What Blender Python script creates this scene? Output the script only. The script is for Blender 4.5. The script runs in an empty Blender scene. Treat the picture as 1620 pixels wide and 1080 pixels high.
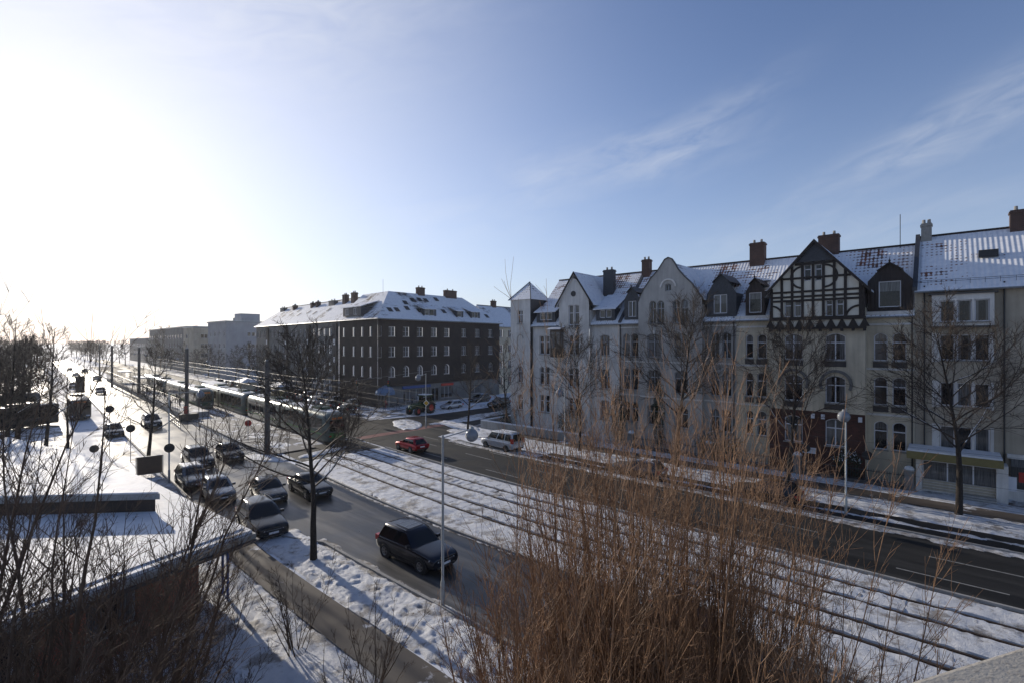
import bpy, bmesh, math, random
import numpy as np
from mathutils import Vector, Matrix, noise
R = math.radians
scene = bpy.context.scene
C = scene.collection
# ---------------------------------------------------------------- camera
CAM_H = 11.2; FPX = 780.0; HOR = 542.0
TH = math.atan2(890, FPX); SN, CS = math.sin(TH), math.cos(TH)
cam = bpy.data.cameras.new('camera'); camo = bpy.data.objects.new('camera', cam); C.objects.link(camo)
camo.location = (0, 0, CAM_H); camo.rotation_euler = (R(90), 0, -TH)
cam.sensor_width = 36; cam.lens = FPX/1620*36; cam.shift_y = (HOR-540)/1620
cam.clip_start = 0.1; cam.clip_end = 20000
scene.camera = camo
scene.render.resolution_x = 1024; scene.render.resolution_y = 682
# ---------------------------------------------------------------- sun, sky, exposure
SUN_AZ, SUN_EL = R(4.0), R(14.0)          # azimuth from +Y towards +X
sd = bpy.data.lights.new('sun', 'SUN'); sd.energy = 5.0; sd.angle = R(0.5); sd.color = (1.0, .90, .76)
so = bpy.data.objects.new('sun', sd); C.objects.link(so)
sdir = Vector((math.sin(SUN_AZ)*math.cos(SUN_EL), math.cos(SUN_AZ)*math.cos(SUN_EL), math.sin(SUN_EL)))
so.rotation_euler = sdir.to_track_quat('Z', 'Y').to_euler()
w = bpy.data.worlds.new('World'); scene.world = w; w.use_nodes = True
nt = w.node_tree; N = nt.nodes; L = nt.links; N.clear()
out = N.new('ShaderNodeOutputWorld'); bg = N.new('ShaderNodeBackground'); L.new(bg.outputs[0], out.inputs[0])
sky = N.new('ShaderNodeTexSky'); sky.sky_type = 'NISHITA'; sky.sun_disc = False
sky.sun_elevation = SUN_EL; sky.sun_rotation = SUN_AZ; sky.altitude = 50
sky.air_density = 1.0; sky.dust_density = .25; sky.ozone_density = 1.6
bg.inputs[1].default_value = 0.125
# thin cirrus in the sky, placed by direction
tc = N.new('ShaderNodeTexCoord')
sep = N.new('ShaderNodeSeparateXYZ'); L.new(tc.outputs['Generated'], sep.inputs[0])
def wmath(op, a, b=None, clamp=False):
    n = N.new('ShaderNodeMath'); n.operation = op; n.use_clamp = clamp
    for i, v in enumerate((a, b)):
        if v is None: continue
        if isinstance(v, (int, float)): n.inputs[i].default_value = v
        else: L.new(v, n.inputs[i])
    return n.outputs[0]
az = wmath('ARCTAN2', sep.outputs[0], sep.outputs[1]); el = wmath('ARCSINE', sep.outputs[2])
def streaks(rot, sx, sy, scale, detail=8, seed=0.0):
    cmb = N.new('ShaderNodeCombineXYZ'); L.new(az, cmb.inputs[0]); L.new(el, cmb.inputs[1]); cmb.inputs[2].default_value = seed
    mp = N.new('ShaderNodeMapping'); L.new(cmb.outputs[0], mp.inputs[0]); mp.vector_type = 'TEXTURE'; mp.inputs['Rotation'].default_value = (0, 0, R(rot)); mp.inputs['Scale'].default_value = (sx, sy, 1)
    n = N.new('ShaderNodeTexNoise'); n.inputs['Scale'].default_value = scale; n.inputs['Detail'].default_value = detail; n.inputs['Roughness'].default_value = .6; n.inputs['Distortion'].default_value = .7
    L.new(mp.outputs[0], n.inputs[0]); return n.outputs[0]
fine = streaks(14, 1, .28, 9, 9)
def wisp(a0, e0, la, we, rot, amp):
    da = wmath('SUBTRACT', az, R(a0)); de = wmath('SUBTRACT', el, R(e0)); c_, s_ = math.cos(R(rot)), math.sin(R(rot))
    u = wmath('DIVIDE', wmath('ADD', wmath('MULTIPLY', da, c_), wmath('MULTIPLY', de, s_)), R(la)); v = wmath('DIVIDE', wmath('SUBTRACT', wmath('MULTIPLY', de, c_), wmath('MULTIPLY', da, s_)), R(we))
    q = wmath('ADD', wmath('MULTIPLY', u, u), wmath('MULTIPLY', v, v)); return wmath('MULTIPLY', wmath('EXPONENT', wmath('MULTIPLY', q, -1.0)), amp)
acc = None
for w_ in ((63, 20, 10, 2.6, 3, .95), (70, 22.5, 8, 1.6, 22, .7), (88, 16.5, 10, 1.7, 14, .85), (94, 20, 9, 1.8, 18, .8), (52, 18, 5, 2.5, -10, .5), (82, 11, 16, 2.0, 4, .55), (42, 14, 12, 3, 0, .4), (12, 30, 24, 9, 8, 1.0), (35, 40, 16, 6, 12, .6), (22, 38, 22, 5, 10, .8)):
    q = wisp(*w_); acc = q if acc is None else wmath('ADD', acc, q)
cl = wmath('MULTIPLY', acc, wmath('MULTIPLY', wmath('SUBTRACT', fine, .30), 2.6, True), True)
tint = N.new('ShaderNodeMix'); tint.data_type = 'RGBA'; tint.blend_type = 'MULTIPLY'; tint.inputs[0].default_value = 1; L.new(sky.outputs[0], tint.inputs[6]); tint.inputs[7].default_value = (1.0, 1.0, 1.24, 1)
hzn = N.new('ShaderNodeMix'); hzn.data_type = 'RGBA'; L.new(wmath('MULTIPLY', wmath('POWER', wmath('SUBTRACT', 1.0, wmath('MAXIMUM', sep.outputs[2], 0.0), True), 5.0), .8), hzn.inputs[0]); L.new(tint.outputs[2], hzn.inputs[6]); hzn.inputs[7].default_value = (4.1, 4.7, 5.9, 1)
mix = N.new('ShaderNodeMix'); mix.data_type = 'RGBA'
L.new(wmath('MULTIPLY', cl, .30), mix.inputs[0]); L.new(hzn.outputs[2], mix.inputs[6]); mix.inputs[7].default_value = (6.3, 6.5, 6.9, 1)
# broad thin veil of haze round the sun's side of the sky
dot = N.new('ShaderNodeVectorMath'); dot.operation = 'DOT_PRODUCT'; L.new(tc.outputs['Generated'], dot.inputs[0]); dot.inputs[1].default_value = tuple(sdir)
veil = wmath('POWER', wmath('MAXIMUM', dot.outputs['Value'], 0.0), 5.0)
mix2 = N.new('ShaderNodeMix'); mix2.data_type = 'RGBA'; L.new(wmath('MULTIPLY', veil, .5), mix2.inputs[0])
L.new(mix.outputs[2], mix2.inputs[6]); mix2.inputs[7].default_value = (10.5, 10.3, 10.1, 1)
L.new(mix2.outputs[2], bg.inputs[0])
vs = scene.view_settings; vs.view_transform = 'Standard'; vs.look = 'None'; vs.gamma = 1; vs.exposure = 0.0; vs.use_curve_mapping = False
scene.render.engine = 'CYCLES'

# ---------------------------------------------------------------- helpers
rnd = random.Random(7)
def off(Y):
    if Y < 20: return 0.0
    if Y < 36: return .08*(Y-20)**2/32
    return .08*(Y-28)
BEND = -math.atan(.08)
def bend(Y): return -math.atan(0 if Y < 20 else (.08*(Y-20)/16 if Y < 36 else .08))
def gpt(px, py, z=0.0):
    Z = FPX*(CAM_H-z)/(py-HOR); l = (px-810)/FPX*Z
    return SN*Z+CS*l, CS*Z-SN*l
def fY(px, X):                      # where the view line of column px meets the plane x = X
    t = (px-810)/FPX; return X*(CS-SN*t)/(SN+CS*t)
def fX(px, Y):
    t = (px-810)/FPX; return Y*(SN+CS*t)/(CS-SN*t)
def fZ(py, X, Y): return CAM_H-(py-HOR)/FPX*(SN*X+CS*Y)

MATS = {}
class M:
    """small node-material builder"""
    def __init__(s, name, rough=.8, metal=0.0, spec=.5):
        s.m = bpy.data.materials.new(name); s.m.use_nodes = True; s.nt = s.m.node_tree; s.n = s.nt.nodes; s.l = s.nt.links
        s.b = s.n['Principled BSDF']; s.b.inputs['Roughness'].default_value = rough; s.b.inputs['Metallic'].default_value = metal
        s.b.inputs['Specular IOR Level'].default_value = spec; MATS[name] = s.m
        s.tc = s.n.new('ShaderNodeTexCoord')
    def noise(s, scale, detail=4, rough=.55, coord='Object', stretch=None):
        n = s.n.new('ShaderNodeTexNoise'); n.inputs['Scale'].default_value = scale; n.inputs['Detail'].default_value = detail; n.inputs['Roughness'].default_value = rough
        src = s.tc.outputs[coord]
        if stretch:
            mp = s.n.new('ShaderNodeMapping'); mp.inputs['Scale'].default_value = stretch; s.l.new(src, mp.inputs[0]); src = mp.outputs[0]
        s.l.new(src, n.inputs[0]); return n.outputs[0]
    def ramp(s, fac, stops):
        r = s.n.new('ShaderNodeValToRGB'); s.l.new(fac, r.inputs[0]); e = r.color_ramp.elements
        while len(e) < len(stops): e.new(.5)
        for i, (p, c) in enumerate(stops):
            e[i].position = p; e[i].color = (c, c, c, 1) if isinstance(c, (int, float)) else (*c, 1)
        return r.outputs[0]
    def math(s, op, a, b=None, c=None, clamp=False):
        n = s.n.new('ShaderNodeMath'); n.operation = op; n.use_clamp = clamp
        for i, v in enumerate((a, b, c)):
            if v is None: continue
            if isinstance(v, (int, float)): n.inputs[i].default_value = v
            else: s.l.new(v, n.inputs[i])
        return n.outputs[0]
    def mix(s, f, a, b):
        n = s.n.new('ShaderNodeMix'); n.data_type = 'RGBA'
        for i, v in ((0, f), (6, a), (7, b)):
            if isinstance(v, (int, float)): n.inputs[i].default_value = v
            elif isinstance(v, tuple): n.inputs[i].default_value = (*v, 1)
            else: s.l.new(v, n.inputs[i])
        return n.outputs[2]
    def col(s, v):
        if isinstance(v, tuple): s.b.inputs['Base Color'].default_value = (*v, 1)
        else: s.l.new(v, s.b.inputs['Base Color'])
        return s
    def rough(s, v): s.l.new(v, s.b.inputs['Roughness']); return s
    def bump(s, h, strength=.3, dist=.02):
        b = s.n.new('ShaderNodeBump'); b.inputs['Strength'].default_value = strength; b.inputs['Distance'].default_value = dist
        s.l.new(h, b.inputs['Height']); s.l.new(b.outputs[0], s.b.inputs['Normal']); return s
    def uv(s):
        u = s.n.new('ShaderNodeUVMap'); sp = s.n.new('ShaderNodeSeparateXYZ'); s.l.new(u.outputs[0], sp.inputs[0]); s.uvo = u.outputs[0]
        return sp.outputs[0], sp.outputs[1]
def simple(name, c, rough=.7, metal=0.0, var=.15, scale=3, spec=.5, bump=0):
    m = M(name, rough, metal, spec); n = m.noise(scale, 5)
    m.col(m.mix(m.ramp(n, [(.3, 0), (.7, 1)]), tuple(x*(1-var) for x in c), tuple(min(1, x*(1+var)) for x in c)))
    if bump: m.bump(n, bump, .02)
    return m.m
def plaster(name, c, dirt=.3):
    m = M(name, .9); a = m.noise(.35, 6, .6); b = m.noise(1.2, 5, .6, stretch=(3, 3, .25)); f = m.noise(14, 3)
    v = m.math('MULTIPLY', m.ramp(a, [(.35, 1-dirt), (.65, 1)]), m.ramp(b, [(.3, 1-dirt*.6), (.6, 1)]))
    n = m.n.new('ShaderNodeMix'); n.data_type = 'RGBA'; n.blend_type = 'MULTIPLY'; n.inputs[0].default_value = 1; n.inputs[6].default_value = (*c, 1); m.l.new(v, n.inputs[7])
    m.col(n.outputs[2]); m.bump(f, .25, .01); return m.m
plaster('white_plaster', (.72, .69, .645)); plaster('grey_plaster', (.44, .42, .39)); plaster('beige_plaster', (.64, .56, .42))
plaster('tan_plaster', (.46, .40, .31)); plaster('grey_render', (.20, .195, .185), .35); plaster('pale_render', (.36, .36, .37), .2)
plaster('timber_infill', (.68, .64, .54), .12); plaster('concrete', (.36, .35, .33), .35); plaster('dark_plinth', (.10, .09, .085), .4)
def brick(name, c1, c2, mortar):
    m = M(name, .9); m.uv(); b = m.n.new('ShaderNodeTexBrick'); m.l.new(m.uvo, b.inputs[0])
    b.inputs['Scale'].default_value = 1; b.inputs['Brick Width'].default_value = .25; b.inputs['Row Height'].default_value = .08; b.inputs['Mortar Size'].default_value = .008
    b.inputs[1].default_value = (*c1, 1); b.inputs[2].default_value = (*c2, 1); b.inputs[3].default_value = (*mortar, 1)
    a = m.noise(.5, 6, .65)
    n = m.n.new('ShaderNodeMix'); n.data_type = 'RGBA'; n.blend_type = 'MULTIPLY'; n.inputs[0].default_value = 1; m.l.new(b.outputs[0], n.inputs[6]); m.l.new(m.ramp(a, [(.3, .6), (.7, 1.2)]), n.inputs[7])
    m.col(n.outputs[2]); m.bump(b.outputs[1], -.3, .01); return m.m
brick('dark_brick', (.050, .034, .027), (.032, .024, .020), (.045, .038, .034))
brick('red_brick', (.10, .034, .024), (.06, .025, .018), (.08, .055, .045))
brick('pavilion_brick', (.34, .11, .065), (.22, .08, .05), (.16, .12, .10))
brick('chimney_brick', (.09, .042, .03), (.06, .033, .026), (.15, .12, .1))
def snowcol(m): return m.ramp(m.noise(2.5, 5), [(.3, (.60, .62, .66)), (.7, (.74, .75, .77))])
def tile(name, amount, base=((.20, .065, .03), (.055, .03, .022))):
    """clay pantiles partly under snow"""
    m = M(name, .75); u, v = m.uv()
    big = m.noise(.16, 4, .6); med = m.noise(1.1, 5, .65)
    wu = m.math('SINE', m.math('MULTIPLY', u, 2*math.pi/.30))
    fv = m.math('FRACT', m.math('MULTIPLY', v, 1/.42))
    t = m.math('ADD', m.math('MULTIPLY', wu, .5), .5)
    tilecol = m.mix(m.ramp(m.noise(.8, 4), [(.35, 0), (.65, 1)]), base[1], base[0])
    # snow lies in the troughs and thins at each tile's lower lip
    bare = m.math('ADD', m.math('MULTIPLY', t, .30), m.math('MULTIPLY', m.math('LESS_THAN', fv, .30), m.math('ADD', m.math('MULTIPLY', m.noise(2.6, 4), .5), .02)))
    cover = m.math('ADD', m.math('MULTIPLY', m.math('SUBTRACT', big, .5), 3.2), m.math('MULTIPLY', m.math('SUBTRACT', med, .5), 1.5))
    cover = m.math('ADD', cover, amount)
    s = m.math('MULTIPLY', m.math('SUBTRACT', cover, bare), 6.0, clamp=True)
    m.col(m.mix(s, tilecol, snowcol(m)))
    h = m.math('ADD', m.math('MULTIPLY', wu, .3), m.math('ADD', m.math('MULTIPLY', fv, -.5), m.math('MULTIPLY', s, .5)))
    m.bump(h, .8, .05); return m.m
tile('snowy_tiles', .72); tile('snowy_tiles_deep', .66, ((.07, .045, .035), (.035, .028, .025))); tile('snowy_tiles_thin', .55, ((.12, .05, .035), (.05, .032, .026)))
tile('dark_tiles', -.9, ((.034, .022, .018), (.018, .014, .012)))
simple('slate', (.035, .038, .045), .55, var=.4, scale=9, bump=.4)
simple('timber', (.022, .016, .013), .75, var=.3, scale=6)
simple('white_frame', (.62, .62, .65), .45, var=.05)
simple('pale_frame', (.42, .42, .43), .5)
simple('brown_frame', (.07, .045, .03), .6)
simple('grey_frame', (.30, .31, .33), .5)
def glass(name, a, b, rough=.06):
    m = M(name, rough, spec=.5); oi = m.n.new('ShaderNodeObjectInfo')
    r = m.ramp(oi.outputs['Random'], [(.0, a), (.6, a), (.78, b), (1, tuple(x*.4 for x in b))])
    cur = m.noise(6, 2, stretch=(5, 5, .3))
    n = m.n.new('ShaderNodeMix'); n.data_type = 'RGBA'; n.blend_type = 'MULTIPLY'; n.inputs[0].default_value = 1; m.l.new(r, n.inputs[6]); m.l.new(m.ramp(cur, [(.3, .5), (.7, 1.2)]), n.inputs[7])
    c = n.outputs[2]
    if name == 'pane_glass':     # curtains at the sides and blinds part-way down, different behind every pane
        sp = m.n.new('ShaderNodeSeparateXYZ'); m.l.new(m.tc.outputs['Object'], sp.inputs[0]); rn = oi.outputs['Random']
        fr = m.math('FRACT', m.math('MULTIPLY', rn, 7.31)); f2 = m.math('FRACT', m.math('MULTIPLY', rn, 23.7))
        side = m.math('MULTIPLY', m.math('MULTIPLY', m.math('SUBTRACT', m.math('ABSOLUTE', sp.outputs[0]), m.math('ADD', m.math('MULTIPLY', fr, .25), .16)), 30, clamp=True), m.math('GREATER_THAN', f2, .5))
        blind = m.math('MULTIPLY', m.math('MULTIPLY', m.math('SUBTRACT', sp.outputs[2], m.math('ADD', m.math('MULTIPLY', fr, 2.2), .5)), 60, clamp=True), m.math('LESS_THAN', f2, .55))
        fold = m.ramp(m.noise(9, 2, stretch=(4, 1, .1)), [(.35, .05), (.65, .22)])
        c = m.mix(m.math('MULTIPLY', m.math('MAXIMUM', side, blind), .8), c, fold)
    m.col(c); m.bump(m.noise(.9, 2), .05, .02); return m.m
glass('pane_glass', (.012, .014, .018), (.13, .125, .12))
glass('car_glass', (.008, .009, .011), (.012, .013, .015), .04)
simple('copper_dark', (.06, .055, .05), .6)
simple('metal_grey', (.26, .27, .27), .45, .6, scale=8); simple('metal_dark', (.03, .03, .032), .5, .3)
simple('concrete_mast', (.075, .072, .07), .8, scale=5); simple('galvanised', (.34, .35, .35), .4, .5)
simple('rubber', (.012, .012, .013), .8); simple('rim', (.28, .28, .29), .3, .9)
simple('rail_steel', (.09, .06, .045), .5, .6)
simple('bark', (.030, .023, .018), .95, var=.4, scale=12, bump=.6)
simple('twig', (.036, .025, .019), .8, var=.3, scale=3)
simple('shoot_bark', (.21, .115, .058), .7, var=.55, scale=1.3); simple('shrub_bark', (.085, .055, .036), .85, var=.4, scale=2)
simple('ever_green', (.02, .035, .016), .8, var=.5, scale=6)
simple('yellow_paint', (.17, .14, .05), .5); simple('red_paint', (.45, .03, .02), .5); simple('blue_paint', (.03, .07, .22), .5)
simple('blue_awning', (.10, .17, .28), .6); simple('tram_green', (.02, .06, .035), .3, .2); simple('tram_silver', (.10, .125, .115), .32, .4); simple('tram_lime', (.06, .18, .04), .35)
simple('white_paint', (.75, .75, .75), .4, var=.05); simple('cloth_dark', (.02, .022, .03), .9); simple('skin', (.45, .28, .2), .6); simple('cloth_red', (.25, .04, .04), .9)
simple('globe_plastic', (.20, .21, .23), .08, var=.05)
simple('orange_glass', (.6, .16, .02), .2); simple('red_lens', (.38, .012, .012), .15); simple('head_lens', (.55, .57, .6), .08, .3)
simple('stone_cap', (.25, .24, .22), .9, scale=9, bump=.5)
def snowm(name, dirt=.0, fine=9):
    m = M(name, .65); a = m.noise(fine, 6, .65); b = m.noise(1.3, 4); d = m.noise(.9, 7, .7)
    c = snowcol(m); c = m.mix(m.math('MULTIPLY', m.ramp(m.noise(.7, 8, .72), [(.51, 0), (.60, 1)]), .75 if fine > 4 else .12), c, (.16, .13, .10))
    if dirt: c = m.mix(m.ramp(d, [(.5-dirt*.4, 1), (.62-dirt*.1, 0)]), c, (.10, .075, .055))
    m.col(c); m.bump(m.math('ADD', a, m.noise(28, 3, .7)), 1.0, .07 if fine > 4 else .03)
    m.b.inputs['Subsurface Weight'].default_value = 0; return m.m
snowm('snow'); snowm('snow_dirty', .35); snowm('snow_smooth', 0, 3)
def asphalt(name, c, wet=.25, salt=.0, snow=.0):
    m = M(name, .5, spec=.5 if name != 'asphalt' else .25); a = m.noise(.25, 6, .6); f = m.noise(60, 3); st = m.noise(.6, 5, .6, stretch=(1.6, .12, 1))
    cc = m.mix(m.ramp(a, [(.35, 0), (.65, 1)]), c, tuple(x*1.5 for x in c))
    cc = m.mix(m.math('MULTIPLY', m.ramp(st, [(.48, 0), (.7, 1)]), salt), cc, (.22, .21, .20))
    if snow: cc = m.mix(m.ramp(m.noise(.45, 8, .68), [(.62-snow*.3, 0), (.70-snow*.3, 1)]), cc, (.66, .68, .72))
    m.col(cc); m.rough(m.ramp(m.math('ADD', m.math('MULTIPLY', a, .6), m.math('MULTIPLY', st, .4)), [(.35, wet), (.62, min(1, wet+.28))]))
    m.bump(f, .35, .006); return m.m
asphalt('asphalt', (.012, .012, .012), .55, .12); asphalt('asphalt_wet', (.026, .025, .024), .26, .6)
asphalt('pavement_brown', (.055, .043, .034), .6, .1, .12); asphalt('pavement_grey', (.085, .078, .07), .5, .2, .55); asphalt('ground_mix', (.05, .045, .04), .7, .1, .9)
asphalt('plaza', (.085, .08, .075), .42, .4, .2); asphalt('track_bed', (.035, .03, .027), .8); asphalt('red_lane', (.13, .035, .03), .5, .3)

class MB:
    """mesh collector with a current transform and material index"""
    def __init__(s): s.v = []; s.f = []; s.mi = []; s.M = Matrix(); s.mat = 0; s.bl = []
    def add(s, vs, fs):
        s.bl.append((len(s.v), len(s.f))); o = len(s.v); s.v += [tuple(s.M @ Vector(p)) for p in vs]; s.f += [tuple(i+o for i in f) for f in fs]; s.mi += [s.mat]*len(fs); return s
    def box(s, x0, y0, z0, x1, y1, z1):
        return s.add([(x0,y0,z0),(x1,y0,z0),(x1,y1,z0),(x0,y1,z0),(x0,y0,z1),(x1,y0,z1),(x1,y1,z1),(x0,y1,z1)],
                     [(3,2,1,0),(4,5,6,7),(0,1,5,4),(1,2,6,5),(2,3,7,6),(3,0,4,7)])
    def tube(s, pts, r, n=8, cap=True):
        pts = [Vector(p) for p in pts]; rs = r if isinstance(r, (list, tuple)) else [r]*len(pts); vs = []; fs = []
        for i, p in enumerate(pts):
            d = (pts[min(i+1, len(pts)-1)]-pts[max(i-1, 0)]).normalized()
            a = d.cross(Vector((0, 0, 1)) if abs(d.z) < .9 else Vector((1, 0, 0))).normalized(); b = d.cross(a)
            vs += [tuple(p+(a*math.cos(2*math.pi*k/n)+b*math.sin(2*math.pi*k/n))*rs[i]) for k in range(n)]
        for i in range(len(pts)-1):
            fs += [(i*n+k, i*n+(k+1) % n, (i+1)*n+(k+1) % n, (i+1)*n+k) for k in range(n)]
        if cap: fs += [tuple(range(n))[::-1], tuple((len(pts)-1)*n+k for k in range(n))]
        return s.add(vs, fs)
    def lathe(s, prof, n=12, c=(0, 0, 0)):
        vs = [(c[0]+r*math.cos(2*math.pi*k/n), c[1]+r*math.sin(2*math.pi*k/n), c[2]+z) for r, z in prof for k in range(n)]
        fs = [(i*n+k, i*n+(k+1) % n, (i+1)*n+(k+1) % n, (i+1)*n+k) for i in range(len(prof)-1) for k in range(n)]
        return s.add(vs, fs)
    def prism(s, poly, y0, y1):          # polygon in x,z extruded along y
        n = len(poly); vs = [(x, y0, z) for x, z in poly]+[(x, y1, z) for x, z in poly]
        return s.add(vs, [tuple(range(n)), tuple(range(n, 2*n))[::-1]]+[(k, k+n, (k+1) % n+n, (k+1) % n) for k in range(n)])
    def slab(s, pts, t):                 # planar polygon thickened downward by t
        n = len(pts); vs = [tuple(p) for p in pts]+[(p[0], p[1], p[2]-t) for p in pts]
        return s.add(vs, [tuple(range(n)), tuple(range(n, 2*n))[::-1]]+[(k, k+n, (k+1) % n+n, (k+1) % n) for k in range(n)])
    def wall(s, outline, holes, depth=.25, back=False):
        """flat wall in the x,z plane at y=0 (outside is -y) with openings and their reveals"""
        bm = bmesh.new()
        for loop in [outline]+list(holes):
            vv = [bm.verts.new((x, 0, z)) for x, z in loop]
            for i in range(len(vv)): bm.edges.new((vv[i], vv[(i+1) % len(vv)]))
        bmesh.ops.triangle_fill(bm, use_beauty=True, use_dissolve=False, edges=bm.edges[:], normal=(0, -1, 0))
        bmesh.ops.recalc_face_normals(bm, faces=bm.faces[:])
        bm.verts.ensure_lookup_table(); bm.verts.index_update()
        fs = []
        for f in bm.faces:
            idx = [v.index for v in f.verts]
            fs.append(tuple(idx if f.normal.y < 0 else idx[::-1]))
        s.add([tuple(v.co) for v in bm.verts], fs); bm.free()
        for h in holes:
            n = len(h); s.add([(x, 0, z) for x, z in h]+[(x, depth, z) for x, z in h], [(k, (k+1) % n, (k+1) % n+n, k+n) for k in range(n)])
        return s
def build(name, mb, mats, parent=None, smooth=None, uv=True):
    me = bpy.data.meshes.new(name); me.from_pydata(mb.v, [], mb.f)
    if not isinstance(mats, (list, tuple)): mats = [mats]
    for m in mats: me.materials.append(MATS[m])
    if len(mats) > 1: me.polygons.foreach_set('material_index', mb.mi)
    if uv and len(mb.f) < 60000:
        ul = me.uv_layers.new(name='UVMap'); co = me.vertices; data = []
        for p in me.polygons:
            n = p.normal
            if abs(n.z) > .97: a, b = Vector((1, 0, 0)), Vector((0, 1, 0))
            else: a = Vector((-n.y, n.x, 0)).normalized(); b = n.cross(a)
            for vi in p.vertices:
                c = co[vi].co; data += [c.dot(a), c.dot(b)]
        ul.data.foreach_set('uv', data)
    if smooth is not None:
        me.polygons.foreach_set('use_smooth', [True]*len(me.polygons)); me.set_sharp_from_angle(angle=R(smooth))
    me.update(); o = bpy.data.objects.new(name, me); C.objects.link(o)
    if parent: o.parent = parent
    return o
def tag(o, label=None, cat=None, group=None, kind=None):
    if label: o['label'] = label
    if cat: o['category'] = cat
    if group: o['group'] = group
    if kind: o['kind'] = kind
    return o
def thing(name, label, cat, loc=(0, 0, 0), rz=0.0, group=None):
    o = bpy.data.objects.new(name, None); C.objects.link(o); o.location = loc; o.rotation_euler = (0, 0, rz); o.empty_display_size = .2
    return tag(o, label, cat, group)
def dup(root, loc, rz, label, group=None, scale=None):
    r = root.copy(); C.objects.link(r); r.location = loc; r.rotation_euler = (0, 0, rz); r['label'] = label
    if group: r['group'] = group
    if scale: r.scale = scale
    for ch in list(root.children):
        c = ch.copy(); C.objects.link(c); c.parent = r
        for g in ch.children:
            d = g.copy(); C.objects.link(d); d.parent = c
    return r
# ================================================================ ground
def sheet(name, pts, z, mat):
    mb = MB(); mb.add([(x, y, z) for x, y in pts], [tuple(range(len(pts)))]); return tag(build(name, mb, mat), kind='structure')
def band(name, u0, u1, Y0, Y1, z, mat, step=4):
    """flat strip that follows the street's bend"""
    mb = MB(); n = max(2, int((Y1-Y0)/step)+1); Ys = [Y0+(Y1-Y0)*i/(n-1) for i in range(n)]; f0 = u0 if callable(u0) else (lambda y: u0); f1 = u1 if callable(u1) else (lambda y: u1)
    vs = [(f(y)+off(y), y, z) for y in Ys for f in (f0, f1)]
    mb.add(vs, [(2*i, 2*i+1, 2*i+3, 2*i+2) for i in range(n-1)]); return tag(build(name, mb, mat), kind='structure')
sheet('ground', [(-6000, -6000), (6000, -6000), (6000, 6000), (-6000, 6000)], -.012, 'ground_mix')
def lk(y):                                    # left kerb of the left-hand carriageway
    return 13.8 if y < 26 else (13.8-(y-26)*.5 if y < 33 else 10.3)
def rk(y):
    return 19.7 if y < 44 else (19.7-(y-44)*.05 if y < 60 else 18.9)
band('road', lk, rk, -40, 420, .0, 'asphalt_wet', 3); band('road', 29.5, 37.2, -40, 420, .0, 'asphalt', 3)
sheet('road', [(off(42)+20.2, 42), (off(42)+29.4, 42), (off(48)+29.4, 48), (off(48)+20.2, 48)][:0] or [(37.2+.7, 45.5), (45, 47), (130, 48), (130, 58), (50, 60), (38+1.5, 63)], .004, 'asphalt')
band('road', 20.5, 29.3, 45.5, 53, -.004, 'asphalt', 2)
band('pavement', 9.4, 11.0, -40, 30, .06, 'pavement_brown', 3)
band('pavement', 7.6, 9.8, 30.2, 75, .06, 'pavement_grey', 3)
band('pavement', 43.9, 45.9, -40, 43, .06, 'pavement_brown', 3)
band('pavement', 37.6, 40.2, -40, 30, .03, 'asphalt', 3)
band('pavement', 40.5, 47.5, 63, 300, .09, 'pavement_grey', 4)
band('plaza', 18.9, 24.0, 50.5, 82, .10, 'plaza', 3)
band('pavement', -12, 5.5, 66, 300, .03, 'pavement_grey', 4)
band('parking_lane', 37.2, 40.5, 63, 300, .012, 'pavement_grey', 4)
# kerbs
def kerb(u, Y0, Y1, h=.13):
    mb = MB(); n = int((Y1-Y0)/2)+1; f = u if callable(u) else (lambda y: u); vs = []; Ys = [Y0+(Y1-Y0)*i/(n-1) for i in range(n)]
    for y in Ys: vs += [(f(y)+off(y)+dx, y, z) for dx, z in ((-.075, -.01), (-.075, h), (.075, h), (.075, -.01))]
    mb.add(vs, [(4*i+k, 4*i+k+1, 4*i+k+5, 4*i+k+4) for i in range(n-1) for k in range(3)]); tag(build('kerb', mb, 'concrete'), kind='structure')
kerb(lambda y: lk(y)-.09, -40, 300); kerb(lambda y: rk(y)+.09, -40, 45); kerb(lambda y: rk(y)+.09, 50, 300); kerb(29.4, -40, 45); kerb(37.3, -40, 42); kerb(37.3, 63, 300); kerb(29.4, 50, 300)
# lane paint
simple('worn_paint', (.20, .20, .19), .7, var=.3)
def dashes(u, Y0, Y1, dash=3, gap=6, w=.12):
    mb = MB(); y = Y0
    while y < Y1:
        b = y+dash; mb.add([(u+off(y)-w/2, y, .006), (u+off(y)+w/2, y, .006), (u+off(b)+w/2, b, .006), (u+off(b)-w/2, b, .006)], [(0, 1, 2, 3)]); y += dash+gap
    tag(build('lane_marking', mb, 'worn_paint'), kind='structure')
dashes(33.9, -12.4, 45, 4.0, 5); dashes(31.1, -11.8, 45, 4.0, 5.6); dashes(36.0, 14, 45, 3, 3)
mb = MB()
for k in range(9):
    x = 20.6+k*.95; mb.box(x, 45.9, .004, x+.5, 46.2, .007)
tag(build('stop_line', mb, 'worn_paint'), kind='structure')
band('cycle_lane', 29.4, 44.0, 51.0, 52.6, .009, 'red_lane', .8)
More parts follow.
